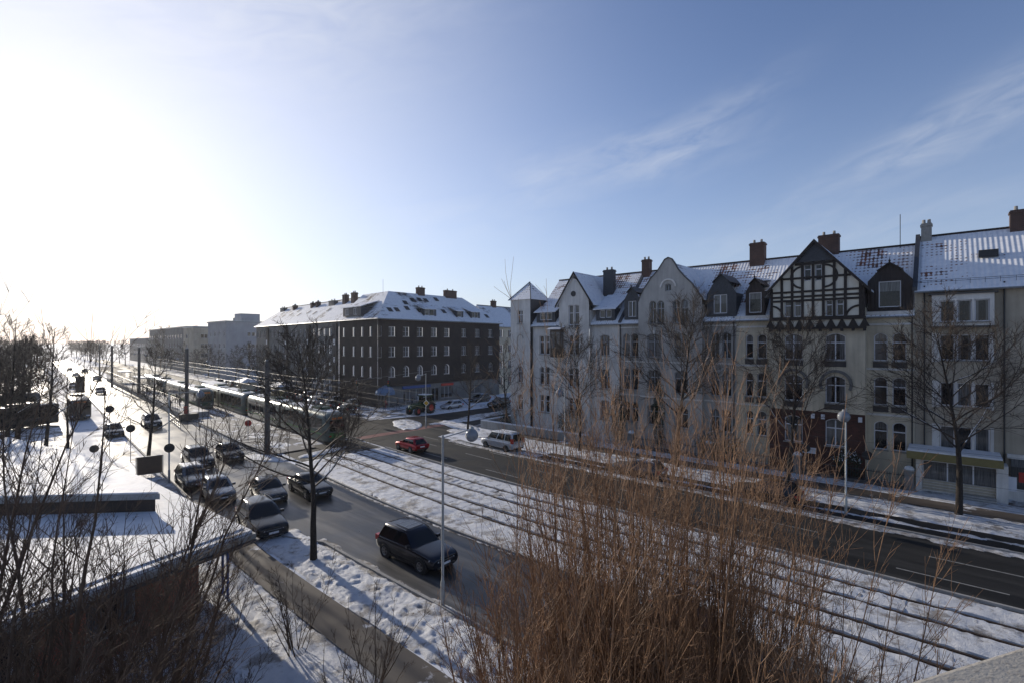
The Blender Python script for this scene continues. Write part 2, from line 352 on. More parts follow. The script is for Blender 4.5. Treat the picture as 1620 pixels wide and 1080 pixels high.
# snow: real relief with ragged borders
def snow_strip(name, u0, u1, Y0, Y1, z=.02, h=.09, du=.14, dy=.14, mat='snow', rag=.25, grooves=(), gap=None, endtaper=1.0):
    us = list(np.arange(u0, u1+.001, (u1-u0)/max(2, round((u1-u0)/du))))
    us = [u for u in us if all(abs(u-g) > .21 for g in grooves)]
    for g in grooves: us += [g-.20, g-.155, g+.155, g+.20]
    us = sorted(us); Ys = np.arange(Y0, Y1+.001, dy); nu = len(us); vs = []
    sd_ = rnd.random()*50
    for y in Ys:
        el = rag*(noise.noise(Vector((y*.5, sd_, 0)))+.6*noise.noise(Vector((y*2.1, sd_, 3)))); er = rag*(noise.noise(Vector((y*.5, sd_, 7)))+.6*noise.noise(Vector((y*2.1, sd_, 9))))
        et = min(1, (y-Y0)/endtaper, (Y1-y)/endtaper) if endtaper else 1
        for u in us:
            e = min(1, (u-u0-.05-el)/.35, (u1-u-.05+er)/.35, et)
            n = noise.noise(Vector((u*1.1, y*1.1, sd_))); n2 = noise.noise(Vector((u*3.6, y*3.6, sd_))); n3 = noise.noise(Vector((u*8, y*8, sd_)))
            hh = h*(.6+.5*n+.7*n2+.45*n3)
            if e < 0: hh = -.12
            else: hh = hh*math.sqrt(e)-.02*(1-e)
            for g in grooves:
                if abs(u-g) < .156: hh = -.16
            if gap and gap(u, y): hh = -.16
            vs.append((u+off(y), y, z+hh))
    mb = MB(); mb.v = vs; ny = len(Ys)
    mb.f = [(j*nu+i, j*nu+i+1, (j+1)*nu+i+1, (j+1)*nu+i) for j in range(ny-1) for i in range(nu-1)]; mb.mi = [0]*len(mb.f)
    return tag(build(name, mb, mat, smooth=70, uv=False), kind='structure')
RAILS = (22.55, 24.05, 25.98, 27.5)
band('track_bed', 20.0, 29.3, -40, 45.5, .0, 'track_bed', 3); band('track_bed', 21.6, 29.3, 52, 300, .0, 'track_bed', 3)
snow_strip('snow_track_bed', 19.95, 29.3, -9, 45.5, .03, .07, .17, .17, 'snow', .22, RAILS)
snow_strip('snow_track_bed', 21.7, 29.3, 52, 120, .02, .05, .4, .5, 'snow_dirty', .3, RAILS)
snow_strip('snow_verge', 11.05, 13.65, 1, 29.5, .05, .10, .11, .11, 'snow', .3)
snow_strip('slush_edge', 13.2, 14.15, 1, 27, .0, .05, .12, .12, 'snow_dirty', .25)
snow_strip('slush_edge', 19.45, 20.1, 0, 45, .0, .045, .1, .14, 'snow_dirty', .2)
snow_strip('slush_edge', 29.2, 29.8, -6, 45, .0, .045, .12, .2, 'snow_dirty', .25)
snow_strip('snow_verge', 5.9, 9.5, 4, 29.8, .03, .08, .13, .13, 'snow', .3)
snow_strip('snow_garden', -8, 5.6, 2, 20, .0, .12, .3, .3, 'snow', .3)
snow_strip('snow_verge', 40.3, 43.9, -12, 42.5, .03, .10, .2, .2, 'snow', .35)
snow_strip('snow_verge', 38.6, 39.2, -12, 38, .04, .07, .15, .2, 'snow', .35)
snow_strip('slush_edge', 36.4, 38.0, -12, 43, .0, .07, .18, .2, 'snow_dirty', .4)
snow_strip('snow_verge', 45.9, 48.0, -12, 42, .04, .07, .2, .2, 'snow', .25)
snow_strip('snow_front_garden', 48.2, 51.5, -12, 43, .0, .12, .3, .3, 'snow_dirty', .3)
def snow_patch(name, cx, cy, rx, ry, rz=0, h=.25, mat='snow', n=26):
    mb = MB(); sd_ = rnd.random()*50; vs = []
    for j in range(n+1):
        for i in range(n+1):
            a, b = 2*i/n-1, 2*j/n-1; r = math.hypot(a, b)*(1+.25*noise.noise(Vector((a*2, b*2, sd_))))
            hh = h*max(0, 1-r*r)**.5*(.8+.5*noise.noise(Vector((a*5, b*5, sd_)))+.25*noise.noise(Vector((a*13, b*13, sd_)))) if r < 1 else -.15
            x = a*rx*math.cos(rz)-b*ry*math.sin(rz); y = a*rx*math.sin(rz)+b*ry*math.cos(rz); vs.append((cx+x, cy+y, .02+hh))
    mb.v = vs; mb.f = [(j*(n+1)+i, j*(n+1)+i+1, (j+1)*(n+1)+i+1, (j+1)*(n+1)+i) for j in range(n) for i in range(n)]; mb.mi = [0]*len(mb.f)
    return tag(build(name, mb, mat, smooth=70, uv=False), kind='structure')
snow_patch('snow_island', 41.6, 55.8, 1.9, 4.6, R(-30), .2)
for (x, y, rx, ry, a) in [(45.5, 49.5, 1.6, 5, -15), (43.0, 44.5, 1.5, 3.5, 10), (48.5, 52.5, 5, 1.3, -8), (56, 53.5, 7, 1.4, -3), (50, 47, 4.5, 1.2, 0), (58, 62.5, 7, 1.2, 2), (52, 65.5, 4, 1.2, -20), (66, 47.5, 8, 1.5, 0), (41.6, 38.5, 1.2, 3, 0),
                          (23.5, 55, 1.5, 3, 0), (20.5, 49.5, 1.2, 3, 20), (24.2, 62, 1.0, 2.6, 0), (25.2, 47.8, 3, .8, 10), (8.5, 57, 1.8, 6, 8), (11, 47, .8, 5, 0), (47.5, 70.5, 2.5, 2, 30), (49.6, 77, 1.2, 6, 0)]:
    snow_patch('snow_patch', x, y, rx, ry, R(a), .16, 'snow' if rnd.random() < .7 else 'snow_dirty')
# rails
def rails(us):
    mb = MB(); Ys = [-40+3.5*i for i in range(100)]
    for u in us:
        vs = []
        for y in Ys: vs += [(u+off(y)+a, y, b) for a, b in ((-.035, -.01), (-.035, .045), (.035, .045), (.035, -.01))]
        mb.add(vs, [(4*i+k, 4*i+k+1, 4*i+k+5, 4*i+k+4) for i in range(len(Ys)-1) for k in range(3)])
    tag(build('tram_rails', mb, 'rail_steel'), kind='structure')
rails(RAILS[:2]); rails(RAILS[2:])
def sleepers(u0, u1):
    mb = MB(); y = -8.5
    while y < 45: mb.box(u0+off(y), y, -.01, u1+off(y), y+.09, .062+rnd.random()*.012); y += .75
    tag(build('sleepers', mb, 'snow_dirty'), kind='structure')
sleepers(22.76, 23.84); sleepers(26.19, 27.29)
# ================================================================ windows and house parts
_wc = {}
def arch_poly(x0, x1, z0, z1, a=0.0, seg=8):
    """opening outline; a = rise of the arched head"""
    if a <= 0: return [(x0, z0), (x1, z0), (x1, z1), (x0, z1)]
    w_ = (x1-x0)/2; a = min(a, w_); r = (w_*w_+a*a)/(2*a); cx_, cz_ = (x0+x1)/2, z1-r; t0 = math.asin(min(1, w_/r))
    return [(x0, z0), (x1, z0)]+[(cx_+r*math.sin(t0-2*t0*k/seg), cz_+r*math.cos(t0-2*t0*k/seg)) for k in range(seg+1)]
def window(parent, Mx, x0, x1, z0, z1, a=0.0, cols=2, transom=.65, depth=.18, frame='white_frame', sill=True, name='window', bars=0):
    """Mx maps the wall's frame (x along, y inward, z up) into the parent's space"""
    w_, h_ = round(x1-x0, 2), round(z1-z0, 2); key = (w_, h_, round(a, 2), cols, transom, frame, sill, bars)
    if key not in _wc:
        mb = MB(); o_ = arch_poly(-w_/2, w_/2, 0, h_, a); fw = .07; ix = (w_/2-fw)/(w_/2)
        in_ = [(x*ix, fw+(z)*(h_-2*fw)/h_) for x, z in o_]; n = len(o_)
        vs = [(x, -.0, z) for x, z in o_]+[(x, -.0, z) for x, z in in_]+[(x, .06, z) for x, z in in_]
        mb.add(vs, [(k, (k+1) % n, (k+1) % n+n, k+n) for k in range(n)]+[(k+n, (k+1) % n+n, (k+1) % n+2*n, k+2*n) for k in range(n)])
        for c in range(1, cols):
            x = -w_/2+w_*c/cols; mb.box(x-.045, -.012, fw, x+.045, .05, h_-fw-(a*.35 if a else 0))
        if transom: mb.box(-w_/2+fw, -.018, h_*transom-.04, w_/2-fw, .05, h_*transom+.04)
        for b in range(bars): z = h_*(b+1)/(bars+1); mb.box(-w_/2+fw, -.006, z-.015, w_/2-fw, .04, z+.015)
        f = MB(); f.add([(x, .045, z) for x, z in in_], [tuple(range(n))])
        me = []
        for nm, q, mt in (('window_frame', mb, frame), ('pane', f, 'pane_glass')):
            ob = build(nm, q, mt); me.append(ob.data); bpy.data.objects.remove(ob)
        if sill:
            q = MB(); q.box(-w_/2-.08, -.30, -.09, w_/2+.08, .0, -.005); ob = build('sill', q, 'stone_cap'); me.append(ob.data); bpy.data.objects.remove(ob)
        _wc[key] = me
    me = _wc[key]; o = bpy.data.objects.new(name, me[0]); C.objects.link(o); o.parent = parent
    o.matrix_local = Mx @ Matrix.Translation(((x0+x1)/2, depth, z0))
    p = bpy.data.objects.new('pane', me[1]); C.objects.link(p); p.parent = o
    if sill: p = bpy.data.objects.new('sill', me[2]); C.objects.link(p); p.parent = o
    return o
def facade(parent, Mx, outline, wins, mat, name='wall', depth=.25, **kw):
    mb = MB(); mb.M = Mx; mb.wall(outline, [arch_poly(w_[0], w_[1], w_[2], w_[3], w_[4] if len(w_) > 4 else 0) for w_ in wins], depth)
    o = build(name, mb, mat, parent)
    for w_ in wins:
        k = dict(kw); k.update(w_[5] if len(w_) > 5 else {}); window(parent, Mx, w_[0], w_[1], w_[2], w_[3], w_[4] if len(w_) > 4 else 0, **k)
    return o
def T(x=0, y=0, z=0, rz=0): return Matrix.Translation((x, y, z)) @ Matrix.Rotation(rz, 4, 'Z')
SPLIT = {'string_course': 1, 'window_apron': 1, 'bay_side': 1, 'stair_band': 1, 'stair_window': 1, 'arch_ornament': 22, 'chimney_pot': 1, 'cornice': 1, 'keystone': 1, 'gable_side': 1, 'balcony': 1, 'roof_plant': 1, 'skylight': 1, 'roof_vent': 1, 'hip_flashing': 1, 'work_light': 1, 'aerial': 1, 'snow_cap': 1, 'door_glass': 1, 'shop_wall': 1, 'window_surround': 1, 'post': 1, 'roof_rail': 1, 'span_wire': 1, 'bumper_trim': 1}
def part(name, parent, mat, fn, smooth=None):
    mb = MB(); fn(mb); k = SPLIT.get(name)
    if not k or len(mb.bl) <= k: return build(name, mb, mat, parent, smooth)
    b = mb.bl[::k]+[(len(mb.v), len(mb.f))]
    for (v0, f0), (v1, f1) in zip(b, b[1:]):
        q = MB(); q.v = mb.v[v0:v1]; q.f = [tuple(i-v0 for i in f) for f in mb.f[f0:f1]]; q.mi = [0]*len(q.f); o = build(name, q, mat, parent, smooth)
    return o
def boxp(name, parent, mat, *b): return part(name, parent, mat, lambda m: m.box(*b))
def chimney(parent, x, y, z0, z1, wx=.9, wy=.6, mat='chimney_brick', pots=2):
    o = part('chimney', parent, mat, lambda m: (m.box(x-wx/2, y-wy/2, z0, x+wx/2, y+wy/2, z1), m.box(x-wx/2-.06, y-wy/2-.06, z1-.25, x+wx/2+.06, y+wy/2+.06, z1-.1)))
    part('chimney_pot', o, 'stone_cap', lambda m: [m.lathe([(.13, z1), (.11, z1+.35), (.0, z1+.35)], 8, (x-wx/4+k*wx/2, y, 0)) for k in range(pots)])
    return o
def gable_roof(parent, x0, x1, e, r, d, mat='snowy_tiles', over=.35, depth2=None, edge='copper_dark', hipl=0, hipr=0, yl=0):
    """main roof: front eave at y=yl, ridge at y=d, back eave mirrored"""
    s = (r-e)/(d-yl); y0 = yl-over; ze = e-s*over; b = 2*d-yl+over; t = .16
    o = part('roof', parent, mat, lambda m: (m.slab([(x0, y0, ze), (x1, y0, ze), (x1-hipr, d, r), (x0+hipl, d, r)], t), m.slab([(x0+hipl, d, r), (x1-hipr, d, r), (x1, b, ze), (x0, b, ze)], t),
             m.slab([(x1, y0, ze), (x1, b, ze), (x1-hipr, d, r)], t) if hipr else None, m.slab([(x0, b, ze), (x0, y0, ze), (x0+hipl, d, r)], t) if hipl else None))
    part('gutter', parent, 'metal_grey', lambda m: m.tube([(x0, y0-.03, ze-.1), (x1, y0-.03, ze-.1)], .075, 6))
    part('ridge_tiles', parent, 'dark_tiles', lambda m: m.tube([(x0+hipl, d, r+.03), (x1-hipr, d, r+.03)], .11, 6))
    return o
def cross_roof(parent, cx_, hw, ze, zr, yf, e, r, d, mat='snowy_tiles', over=.35, trim='timber', name='gable_roof', ridge_in=0):
    """roof of a front gable running back into the main slope"""
    ym = lambda z: (z-e)/(r-e)*d
    yr = ym(zr)+.1; yb = max(ym(ze), yf+.1); t = .13
    o = part(name, parent, mat, lambda m: (m.slab([(cx_-hw, yf-over, ze), (cx_, yf-over, zr), (cx_, yr, zr), (cx_-hw, yb, ze)][::-1], t), m.slab([(cx_, yf-over, zr), (cx_+hw, yf-over, ze), (cx_+hw, yb, ze), (cx_, yr, zr)][::-1], t)))
    if trim: part('bargeboard', o, trim, lambda m: [m.slab([(cx_, yf-over-.05, zr+.04), (cx_+sg*hw, yf-over-.05, ze+.04), (cx_+sg*hw, yf-over+.03, ze+.04), (cx_, yf-over+.03, zr+.04)], .3) for sg in (-1, 1)])
    return o
def dormer(parent, cx_, wd, z0, z1, zp, y0, e, r, d, body='slate', rf='dark_tiles', wins=None, shed=False, a=0.0, cols=1, roofmat='snowy_tiles'):
    """dormer standing on the main slope; front wall at y0"""
    ym = lambda z: (z-e)/(r-e)*d
    h = wd/2; wins = wins or [(cx_-h*.6, cx_+h*.6, z0+.15, z1-.1)]
    if shed: pts = [(cx_-h, z0), (cx_+h, z0), (cx_+h, z1), (cx_-h, z1)]
    else: pts = [(cx_-h, z0), (cx_+h, z0), (cx_+h, z1), (cx_+h*.55, z1+(zp-z1)*.55), (cx_, zp), (cx_-h*.55, z1+(zp-z1)*.55), (cx_-h, z1)]
    def f(m):
        m.M = T(0, y0); m.wall(pts, [arch_poly(*w_[:4]) for w_ in wins], .15); m.M = Matrix()
        m.add([(cx_-h, y0, z0), (cx_-h, y0, z1), (cx_-h, ym(z1)+.1, z1), (cx_-h, ym(z0), z0)], [(0, 1, 2, 3)]); m.add([(cx_+h, y0, z0), (cx_+h, y0, z1), (cx_+h, ym(z1)+.1, z1), (cx_+h, ym(z0), z0)], [(3, 2, 1, 0)])
    o = part('dormer', parent, body, f)
    if shed:
        yb = ym(zp)+.1; part('dormer_roof', o, roofmat, lambda m: m.slab([(cx_-h-.25, y0-.3, z1-.02), (cx_+h+.25, y0-.3, z1-.02), (cx_+h+.25, yb, zp), (cx_-h-.25, yb, zp)], .1))
    else:
        yp, ye = ym(zp)+.1, ym(z1)+.1; zm = z1+(zp-z1)*.62; ymid = ym(zm)+.1; q = h+.2; ys = y0-.25
        part('dormer_roof', o, rf, lambda m: [m.slab([(cx_, ys, zp+.08), (cx_+sg*q*.5, ys, zm), (cx_+sg*q*.5, ymid, zm), (cx_, yp, zp+.08)], .08) or m.slab([(cx_+sg*q*.5, ys, zm), (cx_+sg*q, ys, z1-.02), (cx_+sg*q, ye, z1-.02), (cx_+sg*q*.5, ymid, zm)], .08) for sg in (-1, 1)] and m.lathe([(.05, 0), (.09, .12), (.02, .25), (0, .55)], 6, (cx_, ys+.05, zp+.05)))
    for w_ in wins: window(o, T(0, y0), *w_[:4], cols=cols, transom=0, depth=.08, sill=False)
    return o

# ---------------------------------------------------------------- the row on the right
XF = 50.0
ROW = []
def house(name, label, cat, pxl, pxr, X=XF):
    Yl, Yr = fY(pxl, X), fY(pxr, X); o = thing(name, label, cat, (X, Yl, 0), R(-90)); ROW.append(o)
    o['_w'] = 0; del o['_w']
    return o, Yl-Yr, Yl
def conv(Yl, X0=XF):
    """pixel box on the plane y=dy (inward) of a house whose left end is at Yl -> local x0,x1,z0,z1"""
    def f(px, py, dy=0.0):
        Y = fY(px, X0+dy); return Yl-Y, fZ(py, X0+dy, Y)
    return f
def wbox(f, zx, zy, sc, xa, xb, ya, yb, dy=0.0, a=0.0, kw=None, lev=None):
    p0 = f(zx+xa/sc, zy+yb/sc, dy); p1 = f(zx+xb/sc, zy+ya/sc, dy); z0, z1 = lev or (p0[1], p1[1])
    return (round(p0[0], 2), round(p1[0], 2), round(z0, 2), round(z1, 2), a, kw or {})
E13 = 13.7; RD = 6.0; RR = 19.8
# levels shared by the storeys
def drainpipe(o, x, y, z1, z0=.2): return part('drainpipe', o, 'metal_dark', lambda m: m.tube([(x, y, z1), (x, y, z0)], .055, 6))

# --- half-timbered house
o, W, Yl = house('half_timbered_house', 'beige house with a black half-timbered front gable above a red brick ground floor', 'house', 1165, 1447)
f4 = conv(Yl); S4 = (1180, 350, 3.682); S5 = (1180, 600, 3.682); BY = -1.0
bxl = f4(1180+138/3.682, 500, BY)[0]; bxr = f4(1180+695/3.682, 500, BY)[0]
Lv = {'a': (9.75, 12.0), 'b': (6.15, 8.45), 'c': (2.55, 4.85)}
def W4(xa, xb, lv, dy=0, a=.25, S=S4, **kw): return wbox(f4, *S, xa, xb, 0, 10, dy, a, kw, Lv[lv])
left = [W4(-2, 43, l) for l in 'abc']+[W4(65, 122, l) for l in 'abc']
right = [W4(745, 825, l) for l in 'abc']+[W4(853, 935, l) for l in 'abc']
facade(o, T(0, 0), [(0, 0), (bxl, 0), (bxl, E13), (0, E13)], left, 'beige_plaster', cols=1)
facade(o, T(0, 0), [(bxr, 0), (W, 0), (W, E13), (bxr, E13)], right, 'beige_plaster', cols=1)
bay = [W4(225, 330, l, BY) for l in 'ab']+[W4(462, 580, l, BY) for l in 'ab']
ZT = 12.55
facade(o, T(0, BY), [(bxl, 5.35), (bxr, 5.35), (bxr, ZT), (bxl, ZT)], bay, 'beige_plaster', name='bay_wall')
facade(o, T(0, BY), [(bxl, 0), (bxr, 0), (bxr, 5.35), (bxl, 5.35)], [W4(225, 330, 'c', BY), W4(462, 580, 'c', BY)], 'red_brick', name='brick_bay_base')
part('bay_side', o, 'beige_plaster', lambda m: [m.add([(x, BY, 0), (x, 0, 0), (x, 0, ZT+1.5), (x, BY, ZT+1.5)], [(0, 1, 2, 3)]) for x in (bxl, bxr)])
part('window_apron', o, 'dark_plinth', lambda m: [m.box(x[0]-.06, (BY if x in bay else 0)-.04, x[2]-.55, x[1]+.06, (BY if x in bay else 0)-.005, x[2]-.1) for x in bay+[q for q in left+right if q[2] > 5]])
part('string_course', o, 'white_plaster', lambda m: [m.box(bxr+.003, -.09, z, W-.003, -.003, z+.16) for z in (9.0, 5.3, 12.6)]+[m.box(.003, -.09, z, bxl-.003, -.003, z+.16) for z in (9.0, 5.3, 12.6)])
part('cornice', o, 'white_plaster', lambda m: (m.box(0, -.28, E13-.35, bxl-.01, -.003, E13+.0), m.box(bxr+.01, -.28, E13-.35, W, -.003, E13+.0)))
def ring(m, cx_, cz_, r0, r1, a0, a1, y0, y1, n=22):
    for k in range(n):
        t0, t1 = R(a0+(a1-a0)*k/n), R(a0+(a1-a0)*(k+1)/n)
        m.prism([(cx_+r0*math.cos(t0), cz_+r0*math.sin(t0)), (cx_+r1*math.cos(t0), cz_+r1*math.sin(t0)), (cx_+r1*math.cos(t1), cz_+r1*math.sin(t1)), (cx_+r0*math.cos(t1), cz_+r0*math.sin(t1))], y0, y1)
c1 = f4(1180+277/3.682, 0, BY)[0]; c2 = f4(1180+523/3.682, 0, BY)[0]
part('arch_ornament', o, 'grey_render', lambda m: [ring(m, c, 7.75, .98, 1.2, -25, 205, BY-.14, BY-.002) for c in (c1, c2)])
# timber gable, proud of the bay
GY = -1.35
def P4(x, y): return f4(1180+x/3.682, 350+y/3.682, GY)
apx, apz = P4(392, 112); gl, glz = P4(108, 437); gr, grz = P4(735, 402); tl = P4(143, 500)[0]; tr = P4(692, 500)[0]
ghw = (gr-gl)/2; gcx = (gl+gr)/2; gze = (glz+grz)/2; apz_ = apz
zb = P4(400, 620)[1]; zb2 = P4(400, 568)[1]
slope = (apz_-gze)/ghw
def zroof(x): return apz_-abs(x-gcx)*slope-.12
tw = [(*P4(xa, yb)[:1], P4(xb, yb)[0], P4(xa, yb)[1], P4(xa, ya)[1]) for xa, xb, ya, yb in ((337, 380, 255, 350), (402, 443, 252, 348), (225, 265, 468, 560), (281, 322, 465, 557), (465, 505, 460, 555), (527, 570, 457, 552))]
facade(o, T(0, GY), [(tl, zb2), (tr, zb2), (tr, zroof(tr)), (gcx, zroof(gcx)), (tl, zroof(tl))], [(*w_, 0, dict(sill=False)) for w_ in tw], 'timber_infill', name='gable_wall', depth=.12, cols=1, transom=.7)
def timber(m):
    y0, y1 = GY-.09, GY-.003
    for i, x in enumerate((143+8, 210, 270, 330, 392, 452, 515, 580, 668)):
        X_ = P4(x, 400)[0]; m.box(X_-.10, y0-.002*i, zb2, X_+.10, y1, zroof(X_))
    m.box(tr-.16, y0-.02, zb2, tr, y1, zroof(tr)-.02)
    for y in (328, 408, 437, 460, 562):
        z = P4(392, y)[1]; xx = (apz_-.25-z)/slope; m.box(max(tl, gcx-xx), y0+.006, z-.09, min(tr, gcx+xx), y1, z+.09)
    z = P4(392, 245)[1]; xx = (apz_-.25-z)/slope
    m.box(gcx-xx, y0-.03, z-.12, gcx+xx, y1, z+.1)
    for cx2, sg in ((P4(335, 330)[0], 1), (P4(455, 318)[0], -1)):
        ring(m, cx2, P4(335, 328)[1], .86, 1.02, 90 if sg > 0 else -90, 270 if sg > 0 else 90, y0+.012, y1)
    ring(m, P4(143, 560)[0], P4(143, 562)[1]+.0, .92, 1.08, 0, 88, y0+.012, y1); ring(m, P4(668, 560)[0], P4(668, 562)[1], .92, 1.08, 92, 180, y0+.012, y1)
    # sill beam, brackets and the zigzag boards
    m.box(tl-.05, GY-.14, zb2-.12, tr+.05, BY, zb2+.10); m.box(tl-.1, GY-.10, zb-.12, tr+.1, BY+.0, zb+.05)
    xs = [tl+(tr-tl)*k/9 for k in range(10)]
    for x in xs: m.prism([(x-.34, zb+.05), (x+.34, zb+.05), (x+.07, zb2-.12), (x-.07, zb2-.12)], GY-.08, GY+.05); m.box(x-.1, GY-.12, zb-.32, x+.1, GY+.06, zb-.12)
part('timber_frame', o, 'timber', timber)
part('gable_base_panel', o, 'timber_infill', lambda m: m.box(tl, GY+.07, zb, tr, BY-.01, zb2-.12))
zc = P4(392, 243)[1]; xx = (apz_-.3-zc)/slope
part('slate_gable_top', o, 'slate', lambda m: m.prism([(gcx-xx, zc+.1), (gcx+xx, zc+.1), (gcx, apz_-.2)], GY-.16, GY-.03))
part('gable_side', o, 'dark_tiles', lambda m: [m.add([(x, GY, zb), (x, 2.0, zb), (x, 2.0, zroof(x)), (x, GY, zroof(x))], [(0, 1, 2, 3)]) for x in (tl+.01, tr-.01)])
cross_roof(o, gcx, ghw, gze, apz_, GY, E13, RR, RD, over=.4)
gable_roof(o, 0, W, E13, RR, RD)
dc = f4(1180+838/3.682, 400)[0]; dormer(o, dc, 2.9, E13+.05, 16.2, 17.6, -.05, E13, RR, RD, body='dark_tiles', wins=[(dc-.72, dc+.72, E13+.35, 16.15)], cols=1)
dc = f4(1180+55/3.682, 400)[0]; dormer(o, dc, 1.7, E13+.05, 16.0, 17.2, -.05, E13, RR, RD, body='dark_tiles', wins=[(dc-.55, dc+.55, E13+.3, 15.9)], cols=1)
chimney(o, *f4(1311, 400, 6)[:1], 6.2, 18.6, 21.6, 1.7, .8); chimney(o, .4, 5.8, 18.4, 21.6, 1.4, .9)
part('aerial', o, 'metal_dark', lambda m: m.tube([(W-1.2, 5.8, 19.6), (W-1.2, 5.8, 22.6)], .03, 5))
part('satellite_dish', o, 'grey_frame', lambda m: m.lathe([(0, .0), (.2, .02), (.36, .1)], 12, (1.9, 3.2, 17.2)) or m.tube([(1.9, 3.2, 16.6), (1.9, 3.2, 17.2)], .03, 5))
drainpipe(o, W-.15, -.1, E13)
boxp('house_number_plate', o, 'white_frame', (bxl+bxr)/2-.9, BY-.05, 1.7, (bxl+bxr)/2+.1, BY-.006, 2.2)
for x in (c1+1.5, c2-.9, c2+.5, c2+1.7): part('wall_lamp', o, 'white_frame', lambda m: m.box(x-.13, BY-.18, 4.75, x+.13, BY-.006, 5.15))
H4 = o

# --- grey house with the big curved gable
o, W, Yl = house('curved_gable_house', 'grey plastered house with a tall curved gable and arched windows', 'house', 980, 1165)
f3 = conv(Yl); S3 = (790, 380, 3.857); BY = -.6
def P3(x, y, dy=BY): return f3(790+x/3.857, 380+y/3.857, dy)
bl, br = P3(848, 400)[0], P3(1236, 400)[0]
Lv3 = {'a': (9.7, 12.2), 'b': (6.0, 8.4), 'c': (2.5, 4.7)}
def W3(xa, xb, l, dy=0, a=.3, **kw): return (P3(xa, 600, dy)[0], P3(xb, 600, dy)[0], *Lv3[l], a, kw)
facade(o, T(), [(0, 0), (bl, 0), (bl, E13), (0, E13)], [W3(757, 797, l, a=.2) for l in 'abc']+[W3(806, 848, l, a=.2) for l in 'abc'], 'grey_plaster', cols=1, frame='grey_frame')
facade(o, T(), [(br, 0), (W, 0), (W, E13), (br, E13)], [W3(1290, 1342, l, a=.25) for l in 'abc']+[W3(1360, 1415, l, a=.25) for l in 'abc'], 'grey_plaster', cols=2, frame='grey_frame')
gp = [P3(*q) for q in ((1236, 352), (1226, 340), (1205, 310), (1170, 262), (1130, 225), (1090, 180), (1066, 137), (1050, 116), (1031, 109), (1008, 122), (990, 150), (965, 190), (922, 240), (882, 300), (860, 345), (848, 378))]
w3 = [W3(903, 985, l, BY) for l in 'abc']+[W3(1070, 1150, l, BY) for l in 'abc']
zz0, zz1 = P3(1000, 508)[1], P3(1000, 368)[1]
w3 += [(P3(a_, 400)[0], P3(b_, 400)[0], zz0, zz1, .3, {}) for a_, b_ in ((915, 957), (963, 1006), (1057, 1102), (1108, 1150))]
zs = P3(1030, 310)[1]; w3 += [(P3(1012, 300)[0], P3(1048, 300)[0], zs, zs+.75, .1, dict(sill=False, transom=0))]
facade(o, T(0, BY), [(bl, 0), (br, 0)]+gp, w3, 'grey_plaster', name='gable_wall', frame='grey_frame', cols=2)
part('gable_coping', o, 'copper_dark', lambda m: [m.prism([(a_[0], a_[1]), (b_[0], b_[1]), (b_[0], b_[1]+.1), (a_[0], a_[1]+.1)], BY-.1, BY+.3) for a_, b_ in zip(gp, gp[1:])])
part('bay_side', o, 'grey_plaster', lambda m: [m.add([(x, BY, 0), (x, 0, 0), (x, 1.6, 15), (x, BY, 15)], [(0, 1, 2, 3)]) for x in (bl, br)])
gcx = P3(1040, 110)[0]; gz = P3(1040, 118)[1]-.25; ze = P3(1236, 352)[1]
cross_roof(o, gcx, (br-bl)/2+.05, ze-.1, gz, BY+.3, E13, RR, RD, over=0, trim=None)
part('gable_ornament', o, 'white_plaster', lambda m: ring(m, P3(1030, 292)[0], zs+.4, .72, .88, 0, 180, BY-.1, BY-.003))
gable_roof(o, 0, W, E13, RR, RD, mat='snowy_tiles')
part('string_course', o, 'white_plaster', lambda m: [m.box(bl+.01, BY-.08, z, br-.01, BY-.003, z+.14) for z in (9.1, 5.4)]+[m.box(.003, -.09, z, bl-.01, -.003, z+.14) for z in (9.1, 5.4, 12.8)]+[m.box(br+.01, -.09, z, W-.003, -.003, z+.14) for z in (9.1, 5.4, 12.8)])
part('keystone', o, 'white_plaster', lambda m: [m.box((w_[0]+w_[1])/2-.1, BY-.1, w_[3]-.1, (w_[0]+w_[1])/2+.1, BY-.003, w_[3]+.3) for w_ in w3[:6]])
dc = P3(811, 400, 0)[0]; dormer(o, dc, 1.9, E13+.05, 16.0, 17.3, -.05, E13, RR, RD, wins=[(dc-.5, dc+.5, E13+.35, 15.8)], rf='slate', cols=2)
dc = P3(1355, 400, 0)[0]; dormer(o, dc, 2.8, E13+.05, 16.0, 17.9, -.05, E13, RR, RD, wins=[(dc-.75, dc+.55, E13+.35, 15.9)], rf='slate', cols=2)
part('party_wall_coping', o, 'slate', lambda m: m.slab([(.0, -.3, E13-.1), (.35, -.3, E13-.1), (.35, RD, RR+.25), (.0, RD, RR+.25)], .3))
chimney(o, .6, 5.6, 18.4, 21.2, 1.0, .7); drainpipe(o, .15, -.1, E13); drainpipe(o, W-.2, -.1, E13)

# --- white house with small curved gable
o, W, Yl = house('white_gabled_house', 'white house with a small curved gable, round vent and a wooden glazed oriel', 'house', 842, 980)
f2 = conv(Yl)
def P2(x, y, dy=0.0): return f2(790+x/3.857, 380+y/3.857, dy)
BY = -.5; bl, br = P2(364, 400, BY)[0], P2(550, 400, BY)[0]
La = {'a': (9.75, 12.1), 'b': (5.9, 8.2), 'c': (2.4, 4.6)}
facade(o, T(), [(0, 0), (bl, 0), (bl, E13), (0, E13)], [(P2(245, 0)[0], P2(272, 0)[0], *La[l], .3 if l == 'b' else .05) for l in 'abc']+[(P2(279, 0)[0], P2(306, 0)[0], *La[l], .3 if l == 'b' else .05) for l in 'abc'], 'white_plaster', cols=1)
facade(o, T(), [(br, 0), (W, 0), (W, E13), (br, E13)], [(P2(616, 0)[0], P2(672, 0)[0], *La[l], .6 if l == 'b' else .15) for l in 'abc'], 'white_plaster', cols=3, frame='grey_frame')
